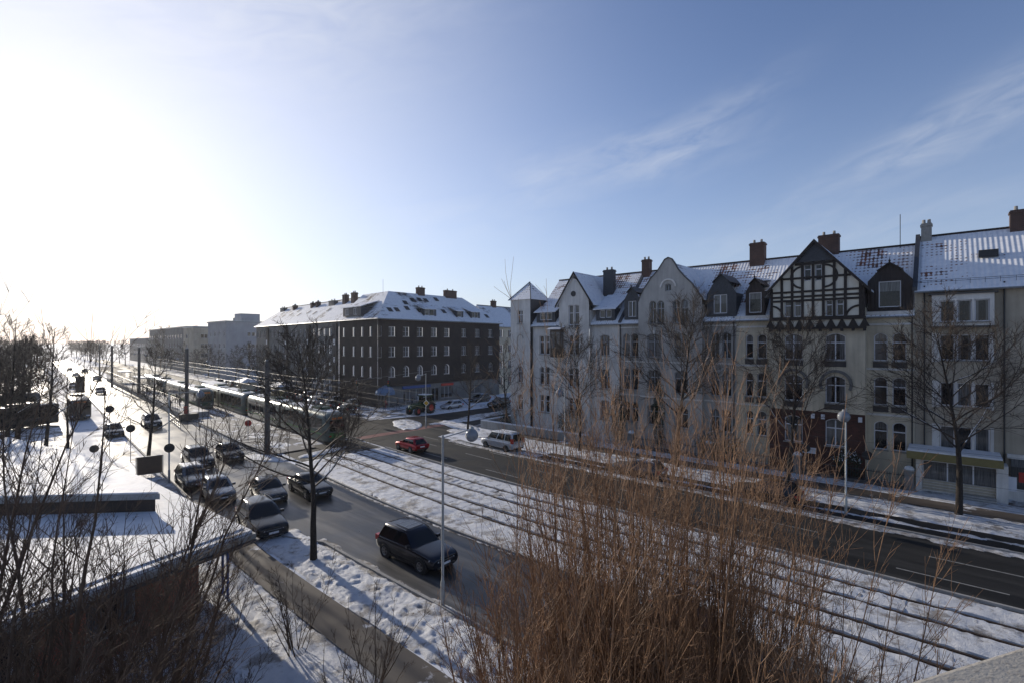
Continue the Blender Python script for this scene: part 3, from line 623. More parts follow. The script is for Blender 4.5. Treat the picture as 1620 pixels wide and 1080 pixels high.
gp = [P2(x, y, BY) for x, y in ((547, 388), (541, 350), (520, 318), (492, 272), (468, 240), (452, 234), (438, 243), (412, 282), (382, 338), (364, 385))]
facade(o, T(0, BY), [(bl, 0), (br, 0)]+gp, [(P2(a_, 0, BY)[0], P2(b_, 0, BY)[0], *z) for a_, b_ in ((422, 450), (457, 486)) for z in ((9.75, 12.1, .1), (5.9, 8.2, .3), (2.4, 4.6, .1), (13.0, 15.7, .05))], 'white_plaster', name='gable_wall', cols=1)
part('round_vent', o, 'metal_dark', lambda m: ring(m, P2(452, 330, BY)[0], P2(452, 328, BY)[1], .0, .34, 0, 360, BY-.05, BY-.003, 16))
part('bay_side', o, 'white_plaster', lambda m: [m.add([(x, BY, 0), (x, 0, 0), (x, 1.6, 15), (x, BY, 15)], [(0, 1, 2, 3)]) for x in (bl, br)])
ax, az = P2(460, 195, BY); hw = ax-P2(348, 400, BY)[0]; ze = P2(350, 405, BY)[1]
cross_roof(o, ax, hw, ze, min(az, RR-.1), BY, E13, RR, RD, over=.3)
gable_roof(o, 0, W, E13, RR, RD)
for xa, xb, y1, y2 in ((240, 330, 455, 502), (605, 692, 445, 488)):
    c = (P2(xa, 0)[0]+P2(xb, 0)[0])/2; wd = P2(xb, 0)[0]-P2(xa, 0)[0]
    dormer(o, c, wd+.6, E13+.05, 15.1, 17.3, -.05, E13, RR, RD, shed=True, wins=[(c-wd*.42, c-.04, E13+.35, 14.95), (c+.04, c+wd*.42, E13+.35, 14.95)])
xa, xb = P2(310, 0, -1.2)[0], P2(372, 0, -1.2)[0]; z0, z1 = P2(340, 712, -1.2)[1], P2(340, 545, -1.2)[1]
ori = part('oriel', o, 'brown_frame', lambda m: (m.box(xa, -1.2, z0, xb, -.003, z0+1.1), m.box(xa, -1.2, z1-.3, xb, -.003, z1), [m.box(x, -1.2, z0+1.1, x+.09, -1.1, z1-.3) for x in (xa, (xa+xb)/2-.045, xb-.09)], [m.box(x, -.1, z0+1.1, x+.09, -.003, z1-.3) for x in (xa, xb-.09)], m.box(xa+.09, -1.19, z0+2.6, xb-.09, -1.12, z0+2.68)))
part('oriel_glass', ori, 'pane_glass', lambda m: m.box(xa+.04, -1.15, z0+1.1, xb-.04, -.01, z1-.3)); part('oriel_roof', ori, 'snow_smooth', lambda m: m.slab([(xa-.4, -1.4, z1+.1), (xb+.1, -1.4, z1+.1), (xb+.1, -.003, z1+.45), (xa-.4, -.003, z1+.45)], .1))
chimney(o, P2(672, 0, 3.5)[0], 3.5, 16.6, 20.1, 1.3, .8, 'slate')
part('string_course', o, 'white_plaster', lambda m: [m.box(.003, -.08, z, bl-.01, -.003, z+.14) for z in (9.2, 5.3, 13.0)]+[m.box(br+.01, -.08, z, W-.003, -.003, z+.14) for z in (9.2, 5.3, 13.0)])
drainpipe(o, .1, -.1, E13)

# --- corner tower
o, W, Yl = house('corner_tower_house', 'slim white corner tower with a snowy pyramid roof at the left end of the row', 'tower', 811, 842)
f1 = conv(Yl); TZ = f1(825, 475)[1]
def P1(x, y): return f1(790+x/3.857, 380+y/3.857)
facade(o, T(0, -.4), [(0, 0), (W, 0), (W, TZ), (0, TZ)], [(W*.36, W*.62, P1(135, 510)[1], P1(135, 430)[1], 0), (W*.36, W*.62, 6, 8.2, .3), (W*.36, W*.62, 2.4, 4.5, .3)], 'white_plaster')
part('side_wall', o, 'white_plaster', lambda m: (m.add([(0, -.4, 0), (0, 12, 0), (0, 12, TZ), (0, -.4, TZ)], [(0, 1, 2, 3)]),))
part('slate_side', o, 'slate', lambda m: (m.add([(W, -.4, 0), (W, 3.6, 0), (W, 3.6, TZ), (W, -.4, TZ)], [(0, 1, 2, 3)]), m.add([(W, 3.6, TZ), (W, 3.6, 0), (0, 3.6, 0), (0, 3.6, TZ)], [(0, 1, 2, 3)])))
az = P1(187, 245)[1]
part('pyramid_roof', o, 'snowy_tiles_deep', lambda m: m.add([(-.25, -.65, TZ), (W+.25, -.65, TZ), (W+.25, 3.8, TZ), (-.25, 3.8, TZ), (W/2, 1.6, az)], [(0, 1, 4), (1, 2, 4), (2, 3, 4), (3, 0, 4), (3, 2, 1, 0)]))
part('hip_flashing', o, 'metal_dark', lambda m: [m.tube([p, (W/2, 1.6, az+.03)], .06, 5) for p in ((-.25, -.65, TZ), (W+.25, -.65, TZ))])
part('blind_arch', o, 'grey_plaster', lambda m: ring(m, W*.5, P1(125, 600)[1], .45, .55, 0, 180, -.46, -.403) or m.box(W*.5-.55, -.46, P1(125, 670)[1], W*.5-.45, -.403, P1(125, 600)[1]) or m.box(W*.5+.45, -.46, P1(125, 670)[1], W*.5+.55, -.403, P1(125, 600)[1]))
part('string_course', o, 'white_plaster', lambda m: [m.box(-.06, -.48, z, W+.06, -.403, z+.16) for z in (12.4, 5.2)]); part('finial', o, 'white_plaster', lambda m: m.lathe([(.25, 0), (.3, .3), (.15, .8), (.22, 1.1), (0, 1.4)], 8, (-.1, 2.5, TZ)))

# --- modern beige block
o, W, Yl = house('apartment_block', 'tan rendered apartment block with triple windows above a yellow canopied shop', 'apartment building', 1447, 1587)
W = Yl-(-14.0); f5 = conv(Yl); E5, R5 = 15.6, 20.3
def P5(x, y, dy=0.0): return f5(1180+x/3.682, 350+y/3.682, dy)
Lw = [(3.1, 4.9), (6.45, 8.2), (9.9, 11.8), (12.75, 14.35)]
g = [(P5(a_, 0)[0], P5(b_, 0)[0]) for a_, b_ in ((1130, 1217), (1230, 1318), (1332, 1422))]
bxa, bxb = P5(1083, 0, -.5)[0], P5(1448, 0, -.5)[0]
ws = [(a_, b_, *z, 0, {}) for a_, b_ in g for z in Lw[:3]]; sh = g[2][1]+2.4
ws += [(sh+k*3.1, sh+k*3.1+1.5, *z, 0, {}) for k in range(3) for z in Lw]
facade(o, T(), [(0, 0), (W, 0), (W, E5), (0, E5)], ws, 'tan_plaster', cols=1, transom=0, depth=.12)
for z in Lw[:3]:
    part('window_surround', o, 'white_plaster', lambda m: (m.box(bxa, -.06, z[0]-.15, g[0][0]-.02, -.003, z[1]+.12), m.box(g[2][1]+.02, -.06, z[0]-.15, bxb, -.003, z[1]+.12), [m.box(g[k][1]+.005, -.06, z[0]-.1, g[k+1][0]-.005, -.003, z[1]+.1) for k in (0, 1)]))
z0, z1 = Lw[3]; gb = [(P5(a_, 0, -.5)[0], P5(b_, 0, -.5)[0]) for a_, b_ in ((1130, 1217), (1230, 1318), (1332, 1422))]
b = facade(o, T(0, -.5), [(bxa, z0-.3), (bxb, z0-.3), (bxb, z1+.45), (bxa, z1+.45)], [(*q, z0, z1, 0, {}) for q in gb], 'white_plaster', name='bay_window_wall', depth=.1, cols=1, transom=0)
part('bay_window_roof', o, 'copper_dark', lambda m: (m.box(bxa-.2, -.7, z1+.45, bxb+.2, -.003, z1+.57), m.box(bxa, -.49, z0-.3, bxa+.05, -.003, z1+.45), m.box(bxb-.05, -.49, z0-.3, bxb, -.003, z1+.45), m.box(bxa-.2, -.6, z0-.42, bxb+.2, -.003, z0-.3)))
gable_roof(o, 0, W, E5, R5, 5.6, mat='snowy_tiles', over=.5)
part('snow_guard', o, 'metal_dark', lambda m: [m.tube([(0, -.1, E5+.25+k*.12), (W, -.1, E5+.25+k*.12)], .015, 4) for k in range(2)] + [m.tube([(x*.8, -.1, E5), (x*.8, -.1, E5+.4)], .012, 4) for x in range(int(W/.8))])
part('party_wall_coping', o, 'slate', lambda m: m.slab([(-.12, -.5, E5-.1), (.18, -.5, E5-.1), (.18, 5.6, R5+.3), (-.12, 5.6, R5+.3)], .3))
chimney(o, .6, 5.4, 19.2, 21.4, .7, .7, 'stone_cap'); chimney(o, P5(1610, 0, 5.5)[0], 5.5, 19.2, 21.6, 1.4, .8)
sk = P5(1410, 0, 3)[0]; part('skylight', o, 'metal_dark', lambda m: m.box(sk-.55, 2.3, 17.75, sk+.55, 2.9, 18.3))
drainpipe(o, P5(1040, 0)[0], -.1, E5); drainpipe(o, P5(1505, 0)[0], -.1, E5)
# shop front
SY = -1.6
def Q5(x, y, dy=SY): return f5(1180+x/3.682, 600+y/3.682, dy)
sx0, sx1 = Q5(990, 0)[0], Q5(1530, 0)[0]; zt = Q5(1000, 445)[1]
part('shop_wall', o, 'white_plaster', lambda m: (m.box(sx0, SY, 0, sx0+.35, -.3, zt), m.box(sx1-.6, SY, 0, sx1, -.3, zt), m.box(sx0+.35, SY+.3, 0, sx0+4.6, SY+.5, .95)))
cn = part('canopy', o, 'yellow_paint', lambda m: m.box(sx0-.5, SY-1.2, zt, sx1-.3, -.003, zt+.55)); part('canopy_snow', cn, 'snow_smooth', lambda m: m.box(sx0-.45, SY-1.15, zt+.552, sx1-.35, -.01, zt+.68))
sw = part('shop_window', o, 'white_frame', lambda m: [m.box(sx0+.36+k*1.4, SY+.32, .952, sx0+.44+k*1.4, SY+.4, zt-.3) for k in range(4)] and m.box(sx0+.36, SY+.31, zt-.32, sx0+4.65, SY+.42, zt-.2) or m.box(sx0+.36, SY+.31, .952, sx0+4.65, SY+.42, 1.02))
part('shop_glass', sw, 'pane_glass', lambda m: m.box(sx0+.36, SY+.36, .96, sx0+4.6, SY+.38, zt-.3)); part('slatted_apron', o, 'tan_plaster', lambda m: [m.box(sx0+.4, SY+.2, .2+k*.2, sx0+4.5, SY+.29, .33+k*.2) for k in range(4)])
dr = part('shop_door', o, 'brown_frame', lambda m: m.box(sx1-2.3, SY+.9, .3, sx1-.7, SY+1.0, zt-.1)); part('door_glass', dr, 'pane_glass', lambda m: m.box(sx1-2.1, SY+.88, .9, sx1-1.6, SY+.897, zt-.4) or m.box(sx1-1.4, SY+.88, .9, sx1-.9, SY+.897, zt-.4))
part('steps', o, 'concrete', lambda m: [m.box(sx1-2.6, SY-.9+.3*k, 0, sx1-.61, SY+.9, .1*(k+1)) for k in range(3)])
part('poster', o, 'white_frame', lambda m: m.box(sx0+4.75, SY+.3, .9, sx0+5.4, SY+.34, 1.9)); part('shop_sign', o, 'red_paint', lambda m: m.box(sx1+.6, -.35, 1.4, sx1+2.0, -.30, 2.1)); part('side_shop_window', o, 'pane_glass', lambda m: m.box(sx1+.2, -.29, .9, sx1+4.2, -.25, 3.0)); part('side_shop_wall', o, 'white_plaster', lambda m: (m.box(sx1+.01, -.3, 0, sx1+5, -.01, .9), m.box(sx1+.01, -.3, 3.0, sx1+5, -.01, 3.3)))
# ================================================================ dark brick corner building, its grey wing and the blocks beyond
o = thing('brick_corner_building', 'dark brown brick corner building with snowy hipped roof at the crossing', 'apartment building', (48.4, 73.0, 0)); EB, RB = 15.7, 20.9
def PB(px, py, Y=73.0): X = fX(px, Y); return X-48.4, fZ(py, X, Y)
def zb_(x, y): return (520+x/5.4, 440+y/5.4)
WB = PB(790, 600)[0]
lv = [(12.3, 14.0, 0), (8.75, 10.55, 0), (5.2, 7.1, .55)]
xs = [(512, 567), (635, 687), (755, 804), (875, 923), (985, 1031), (1135, 1176), (1250, 1292), (1362, 1403)]
ws = []
for i, (a_, b_) in enumerate(xs):
    xa, xb = PB(520+a_/5.4, 0)[0], PB(520+b_/5.4, 0)[0]
    for z0, z1, ar in lv: ws.append((xa, xb, z0, z1, ar, {}))
facade(o, T(), [(0, 3.7), (WB, 3.7), (WB, EB), (0, EB)], ws, 'dark_brick', cols=2, transom=0, bars=1, depth=.1, frame='pale_frame')
gx = [PB(520+a_/5.4, 0)[0] for a_ in (640, 860, 880, 945, 960, 1060, 1200, 1300)]
gw = [(.8, 2.0, .2, 2.6, .5, dict(cols=2)), (gx[0], gx[1], .6, 2.8, 0, dict(cols=4)), (gx[2], gx[3], .1, 2.8, 0, {}), (gx[4], gx[5], .6, 2.8, 0, dict(cols=3)), (gx[6], gx[7], .8, 2.7, .3, {})]
facade(o, T(), [(0, 0), (WB, 0), (WB, 3.7), (0, 3.7)], gw, 'grey_render', name='ground_floor_wall', transom=0, depth=.2, frame='grey_frame')
part('cornice', o, 'dark_brick', lambda m: (m.box(-.1, -.25, 3.62, WB, -.003, 3.85), m.box(-.1, -.12, 11.6, WB, -.003, 11.75), m.box(-.1, -.12, 8.1, WB, -.003, 8.25)))
part('entrance_awning', o, 'blue_awning', lambda m: m.lathe([(1.7, 0), (1.68, .5), (1.3, 1.1), (.7, 1.45), (0, 1.6)], 14, (1.4, -.1, 2.3)))
part('shop_fascia', o, 'blue_paint', lambda m: m.box(gx[0]-.3, -.22, 2.95, gx[1]+.2, -.004, 3.45)); part('shop_sign', o, 'red_paint', lambda m: m.box(gx[4], -.22, 2.95, gx[5], -.004, 3.4))
# street side: left wall of the corner, turned with the street
aw = math.atan2(-1, -.08); LB = 14.8
ML = T(0+.08*LB, LB, 0, aw)
wl = []
for k, px in enumerate((544, 559.5, 573, 586.5, 600)):
    # distance along this wall from its far end
    t = (px-810)/FPX; k_ = (CS-SN*t)/(SN+CS*t); X = (48.4+.08*-73)/(1-.08*k_); Yw = k_*X; u = LB-(Yw-73)
    for z0, z1, ar in lv: wl.append((u-.42, u+.42, z0, z1, min(ar, .4), {}))
facade(o, ML, [(0, 0), (LB, 0), (LB, EB), (0, EB)], wl, 'dark_brick', name='street_wall', cols=2, transom=0, bars=1, depth=.1, frame='pale_frame')
def hiproof(m):
    a = [( -.35, -.45, EB-.3), (WB+.5, -.45, EB-.3), (WB-5.5, 6, RB), (6.3, 6, RB)]; m.slab(a, .2)
    yl = 16.0; m.slab([(-.35+.08*yl, yl, EB-.3), (-.35, -.45, EB-.3), (6.3, 6, RB), (6.3+.08*(yl-6), yl, RB)], .2)
    m.slab([(WB+.5, -.45, EB-.3), (WB+.5, 12.4, EB-.3), (WB-5.5, 6, RB)], .2); m.slab([(6.3, 6, RB), (WB-5.5, 6, RB), (WB+.5, 12.4, EB-.3), (13, 12.4, EB-.3)], .2); m.slab([(6.3+.08*(yl-6), yl, RB), (6.3, 6, RB), (13, 12.4, EB-.3), (13, yl, EB-.3)], .2)
part('roof', o, 'snowy_tiles_deep', hiproof)
part('gutter', o, 'metal_grey', lambda m: m.tube([(-.4+1.3, 16, EB-.4), (-.4, -.5, EB-.4), (WB+.5, -.5, EB-.4)], .08, 6))
part('end_wall', o, 'dark_brick', lambda m: m.add([(WB, 0, 0), (WB, 12, 0), (WB, 12, EB), (WB, 0, EB)], [(0, 1, 2, 3)]))
def onroof(px, py):
    # local point of the south slope seen at px,py
    s = (RB-EB)/6.0; t = (px-810)/FPX; dx, dy, dz = SN+CS*t, CS-SN*t, -(py-HOR)/FPX   # per unit depth
    # z = EB + s*(Y-73)
    Z = (EB-s*73-CAM_H)/(dz-s*dy); return dx*Z-48.4, dy*Z-73, CAM_H+dz*Z
def dorm(px0, px1, py0, n):
    x0, x1 = PB(px0, 0)[0], PB(px1, 0)[0]; c = (x0+x1)/2; wd = (x1-x0)
    dormer(o, c, wd+.8, EB+.35, EB+1.9, EB+3.0, .6, EB, RB, 6.0, shed=True, roofmat='snowy_tiles_deep', body='slate', wins=[(c-wd/2+wd*k/n+.04, c-wd/2+wd*(k+1)/n-.04, EB+.55, EB+1.8) for k in range(n)])
dorm(520+838/5.4, 520+922/5.4, 0, 2); dorm(520+1118/5.4, 520+1155/5.4, 0, 1); dorm(520+1243/5.4, 520+1297/5.4, 0, 2)
def skyl(m):
    for (x, y) in ((523, 275), (583, 275), (655, 215), (668, 262), (716, 193), (777, 190), (830, 195), (918, 187), (775, 283), (983, 290), (1350, 330)):
        p = onroof(520+x/5.4, 440+y/5.4); s = (RB-EB)/6
        m.add([(p[0]-.5, p[1]-.45, p[2]-.45*s+.12), (p[0]+.5, p[1]-.45, p[2]-.45*s+.12), (p[0]+.5, p[1]+.45, p[2]+.45*s+.12), (p[0]-.5, p[1]+.45, p[2]+.45*s+.12)], [(0, 1, 2, 3)])
part('skylight', o, 'metal_dark', skyl)
for px, w_ in ((665, 1.6), (712, 3.0)): chimney(o, PB(px, 0, 79)[0]+.0, 6, 20.2, 22.2, w_, .9)
part('aerial', o, 'metal_dark', lambda m: m.tube([(PB(606, 0, 79)[0], 6, 20), (PB(606, 0, 79)[0], 6, 23)], .03, 4) or m.tube([(PB(720, 0, 79)[0], 6, 22), (PB(720, 0, 79)[0], 6, 24)], .05, 4))
x0 = 2.0; # dormer pair on the street slope
dm = part('street_dormer', o, 'slate', lambda m: (setattr(m, 'M', T(.6, 9.5, 0, aw)), m.box(-3.6, .1, EB+.4, 3.6, 3, EB+2.0))); part('dormer_roof', dm, 'snowy_tiles_deep', lambda m: (setattr(m, 'M', T(.6, 9.5, 0, aw)), m.slab([(-3.9, -.2, EB+2.05), (3.9, -.2, EB+2.05), (3.9, 3.6, EB+3.3), (-3.9, 3.6, EB+3.3)], .12)))
for k in (-2.5, .8): window(dm, T(.6, 9.5, 0, aw) @ T(0, .08), k, k+1.3, EB+.6, EB+1.8, cols=2, transom=0, depth=0, sill=False)

# grey wing along the street
LG = 49.0; x0w, y0w = 48.4+.08*(LB+LG), 73+LB+LG
o = thing('grey_wing', 'long grey rendered terrace under a snowy roof with many chimneys, left of the brick building', 'apartment building', (x0w, y0w, 0), aw)
ws = []
n = 19
for k in range(n):
    xc = LG*(k+.5)/n
    for z0, z1 in ((12.5, 14.1), (9.1, 10.8), (5.7, 7.4), (2.0, 3.8)):
        if k % 5 == 3 and z0 < 12: continue
        ws.append((xc-.55, xc+.55, z0, z1, 0, dict(sill=False)))
facade(o, T(), [(0, 0), (LG, 0), (LG, EB), (0, EB)], ws, 'grey_render', cols=2, transom=0, depth=.1)
part('stair_band', o, 'dark_plinth', lambda m: [m.box(LG*(k+.5)/n-.8, -.35, .2, LG*(k+.5)/n+.8, -.003, 14.9) for k in (3, 8, 13, 18)])
part('stair_window', o, 'white_frame', lambda m: [m.box(LG*(k+.5)/n-.35, -.38, z, LG*(k+.5)/n+.35, -.353, z+1.1) for k in (3, 8, 13, 18) for z in (4, 7.4, 10.8)])
gable_roof(o, -.3, LG, EB, RB-.4, 6.4, mat='snowy_tiles_deep', over=.4, hipl=4)
for xx_, w_, h_ in ((5, 2.6, .2), (13, 1.2, .5), (24, .9, .5), (27, .9, .6), (35, 2.8, .3), (41, 1.3, 1.5), (45, 1.3, 1.7)): chimney(o, xx_, 5.2, 19, 20.2+h_*.75, w_, .9, 'chimney_brick' if w_ < 2 else 'slate')
part('skylight', o, 'metal_dark', lambda m: [m.add([(x-.45, 2.2+q, EB+(2.2+q)*.75+.1), (x+.45, 2.2+q, EB+(2.2+q)*.75+.1), (x+.45, 3.2+q, EB+(3.2+q)*.75+.1), (x-.45, 3.2+q, EB+(3.2+q)*.75+.1)], [(0, 1, 2, 3)]) for x, q in ((6, 0), (8, 1.2), (12, 0), (16, .4), (18, 1.5), (22, 0), (26.5, .5), (31, 0), (37, .6))])
part('end_wall', o, 'grey_render', lambda m: m.add([(0, 0, 0), (0, 12.8, 0), (0, 12.8, EB), (0, 0, EB)], [(3, 2, 1, 0)]))

# beige house seen between brick building and tower
o = thing('beige_side_house', 'narrow beige house with snowy roof glimpsed between the brick building and white tower', 'house', (48.4+WB, 74.0, 0)); WS = 14
facade(o, T(), [(0, 0), (WS, 0), (WS, 15.0), (0, 15.0)], [(1+k*3, 2.2+k*3, z0, z0+1.7, 0, {}) for k in range(4) for z0 in (2, 5.6, 9.1, 12.4)], 'beige_plaster', transom=0, depth=.1)
gable_roof(o, 0, WS, 15.0, 19.7, 6, mat='snowy_tiles_deep'); chimney(o, 5.5, 6, 19, 21, 1.2, .8)

def block(name, label, X0, Y0, X1, Y1, h, mat, wins_end, wins_street, roof='flat', rz=0.0, fr='white_frame', extra=None, rt=.35, parapet=True):
    """box building: end wall faces the camera side (-Y), street wall faces -X"""
    o = thing(name, label, 'building', (X0, Y0, 0), rz); W_, D_ = X1-X0, Y1-Y0
    facade(o, T(), [(0, 0), (W_, 0), (W_, h), (0, h)], wins_end, mat, name='end_wall', transom=0, depth=.12, sill=False, frame=fr)
    facade(o, T(0, D_, 0, R(-90)), [(0, 0), (D_, 0), (D_, h), (0, h)], wins_street, mat, name='street_wall', transom=0, depth=.12, sill=False, frame=fr)
    part('roof', o, 'snow_smooth', lambda m: m.box(-.3, -.3, h, W_, D_, h+rt)); part('roof_edge', o, 'metal_grey', lambda m: (m.box(-.36, -.36, h-.1, W_, -.303, h+rt-.05), m.box(-.36, -.303, h-.1, -.303, D_, h+rt-.05)))
    if extra: extra(o, W_, D_)
    return o
block('white_block', 'plain white slab building with a small rooftop box beyond the grey wing', 56, 166, 78, 182, 17.6, 'pale_render', [(6.3+k*1.3, 7.3+k*1.3, z, z+1.3, 0, dict(cols=1)) for k in range(3) for z in (2.5, 6, 9.6, 13.2)], [(2+k*4, 3.4+k*4, z, z+1.4, 0, {}) for k in range(4) for z in (2.5, 6, 9.6, 13.2)],
      extra=lambda o, W_, D_: (boxp('roof_box', o, 'pale_render', 6, 5, 18, 12, 10, 20.6), part('roof_vent', o, 'metal_grey', lambda m: [m.tube([(x, 2, 17.9), (x, 2, 18.9)], .3, 8) for x in (3, 5.5)])))
block('balcony_block', 'pale five storey block with yellow lit balconies beyond the white building', 58, 203, 78, 216, 16.6, 'tan_plaster', [(2.2, 4.4, z, z+1.5, 0, dict(cols=2)) for z in (2.5, 6, 9.4, 12.8)]+[(6, 10.5, z, z+1.7, 0, dict(cols=4)) for z in (2.5, 6, 9.4, 12.8)], [(3, 5, z, z+1.4, 0, {}) for z in (2.5, 6, 9.4, 12.8)], rz=-.02,
      extra=lambda o, W_, D_: part('balcony', o, 'beige_plaster', lambda m: [m.box(5.6, -1.0, z-.5, 11, -.003, z+.5) for z in (2.5, 6, 9.4, 12.8)]))
def longx(o, W_, D_): part('roof_plant', o, 'metal_dark', lambda m: [m.prism([(x, 17.4), (x+5, 18.0), (x+5, 18.3), (x, 17.9)], y, y+6) for x, y in ((3, 20), (3, 60))])
block('long_flat_block', 'long grey flat roofed building receding along the far side of the street', 60, 219, 84, 300, 17.2, 'grey_render', [(3+k*5, 6+k*5, z, z+1.5, 0, dict(cols=3)) for k in range(3) for z in (2.5, 6, 9.4, 12.8)], [(2+k*5.3, 5+k*5.3, z, z+1.5, 0, dict(cols=2)) for k in range(14) for z in (2.5, 6, 9.4, 12.8)], rz=-.075, extra=longx)
block('far_roadside_block', 'hazy long block almost at the vanishing point right of the road', 71, 318, 95, 400, 13.5, 'grey_render', [(3, 8, 9, 11, 0, {})], [(2+k*6, 5+k*6, z, z+1.5, 0, {}) for k in range(10) for z in (5, 9)], rz=-.08)
block('left_edge_tower', 'tall dark building cut off by the left edge behind the bare trees', -15, 118, 5.2, 130, 16.6, 'grey_render', [(4+k*4, 6+k*4, z, z+1.5, 0, {}) for k in range(4) for z in (3, 7, 11)], [(2, 4, 8, 10, 0, {})])
for (x, y, w_, d_, h, m_) in ((-40, 175, 30, 14, 12, 'beige_plaster'), (-25, 330, 40, 20, 13, 'pale_render')):
    block('distant_house', 'distant %s house hidden among the bare trees left of the road' % ('beige' if h == 12 else 'pale grey'), x, y, x+w_, y+d_, h, m_, [(2+k*4, 3.5+k*4, z, z+1.5, 0, {}) for k in range(6) for z in (3, 7)], [(2, 4, 7, 9, 0, {})])
# ================================================================ vehicles
def paint(name, c, rough=.28, metal=.35, frost_sheen=.0):
    m = M(name, rough, metal, .5); n = m.noise(3, 5)
    cc = m.mix(m.ramp(n, [(.3, 0), (.7, 1)]), c, tuple(min(1, x*1.15+.004) for x in c))
    g = m.n.new('ShaderNodeNewGeometry'); sp = m.n.new('ShaderNodeSeparateXYZ'); m.l.new(g.outputs['Normal'], sp.inputs[0])
    up = m.math('MULTIPLY', m.math('SUBTRACT', sp.outputs[2], .6), 2.5, clamp=True)
    # road salt low on the doors, frost and painted-in reflections on the level panels
    po = m.n.new('ShaderNodeSeparateXYZ'); m.l.new(m.tc.outputs['Object'], po.inputs[0])
    low = m.math('MULTIPLY', m.math('SUBTRACT', .75, po.outputs[2]), 1.1, clamp=True)
    cc = m.mix(m.math('MULTIPLY', low, m.math('MULTIPLY', n, .35)), cc, (.07, .065, .06))
    if frost_sheen: cc = m.mix(m.math('MULTIPLY', up, m.ramp(m.noise(1.6, 6, .7), [(.62-frost_sheen*.5, 0), (.75-frost_sheen*.5, frost_sheen)])), cc, (.6, .62, .66))  # whitens upward faces: thin frost plus reflected light put into the colour
    m.col(cc); m.rough(m.math('ADD', m.math('MULTIPLY', n, .14), rough*.4)); m.b.inputs['Coat Weight'].default_value = .25; m.b.inputs['Coat Roughness'].default_value = .12
paint('paint_navy', (.006, .008, .016)); paint('paint_black', (.008, .008, .010), frost_sheen=.1); paint('paint_dark', (.014, .016, .019), frost_sheen=.22); paint('paint_grey', (.045, .05, .055), frost_sheen=.35)
paint('paint_silver', (.07, .073, .078), frost_sheen=.4); paint('paint_red', (.33, .014, .018)); paint('paint_white', (.38, .39, .41), frost_sheen=.4); paint('paint_green', (.02, .06, .02)); paint('paint_blue', (.02, .04, .09), frost_sheen=.4)
def loft(m, rings, cap=True):
    n = len(rings[0]); vs = [p for r_ in rings for p in r_]; fs = [(i*n+k, i*n+(k+1) % n, (i+1)*n+(k+1) % n, (i+1)*n+k) for i in range(len(rings)-1) for k in range(n)]
    if cap: fs += [tuple(range(n))[::-1], tuple((len(rings)-1)*n+k for k in range(n))]
    m.add(vs, fs)
KINDS = {  # L, W, H, belt, hood, cabin rear base, front base, roof rear, roof front, wheel r
    'suv': (4.65, 1.86, 1.70, 1.06, 1.00, -2.18, 1.00, -1.85, .28, .36), 'hatch': (4.05, 1.75, 1.47, .92, .88, -1.90, .92, -1.45, .18, .31),
    'estate': (4.6, 1.80, 1.48, .93, .88, -2.15, .98, -1.80, .22, .32), 'saloon': (4.65, 1.80, 1.44, .93, .88, -1.75, .98, -1.0, .22, .32),
    'van': (4.95, 1.92, 1.96, 1.10, 1.04, -2.38, 1.62, -2.25, .95, .34)}
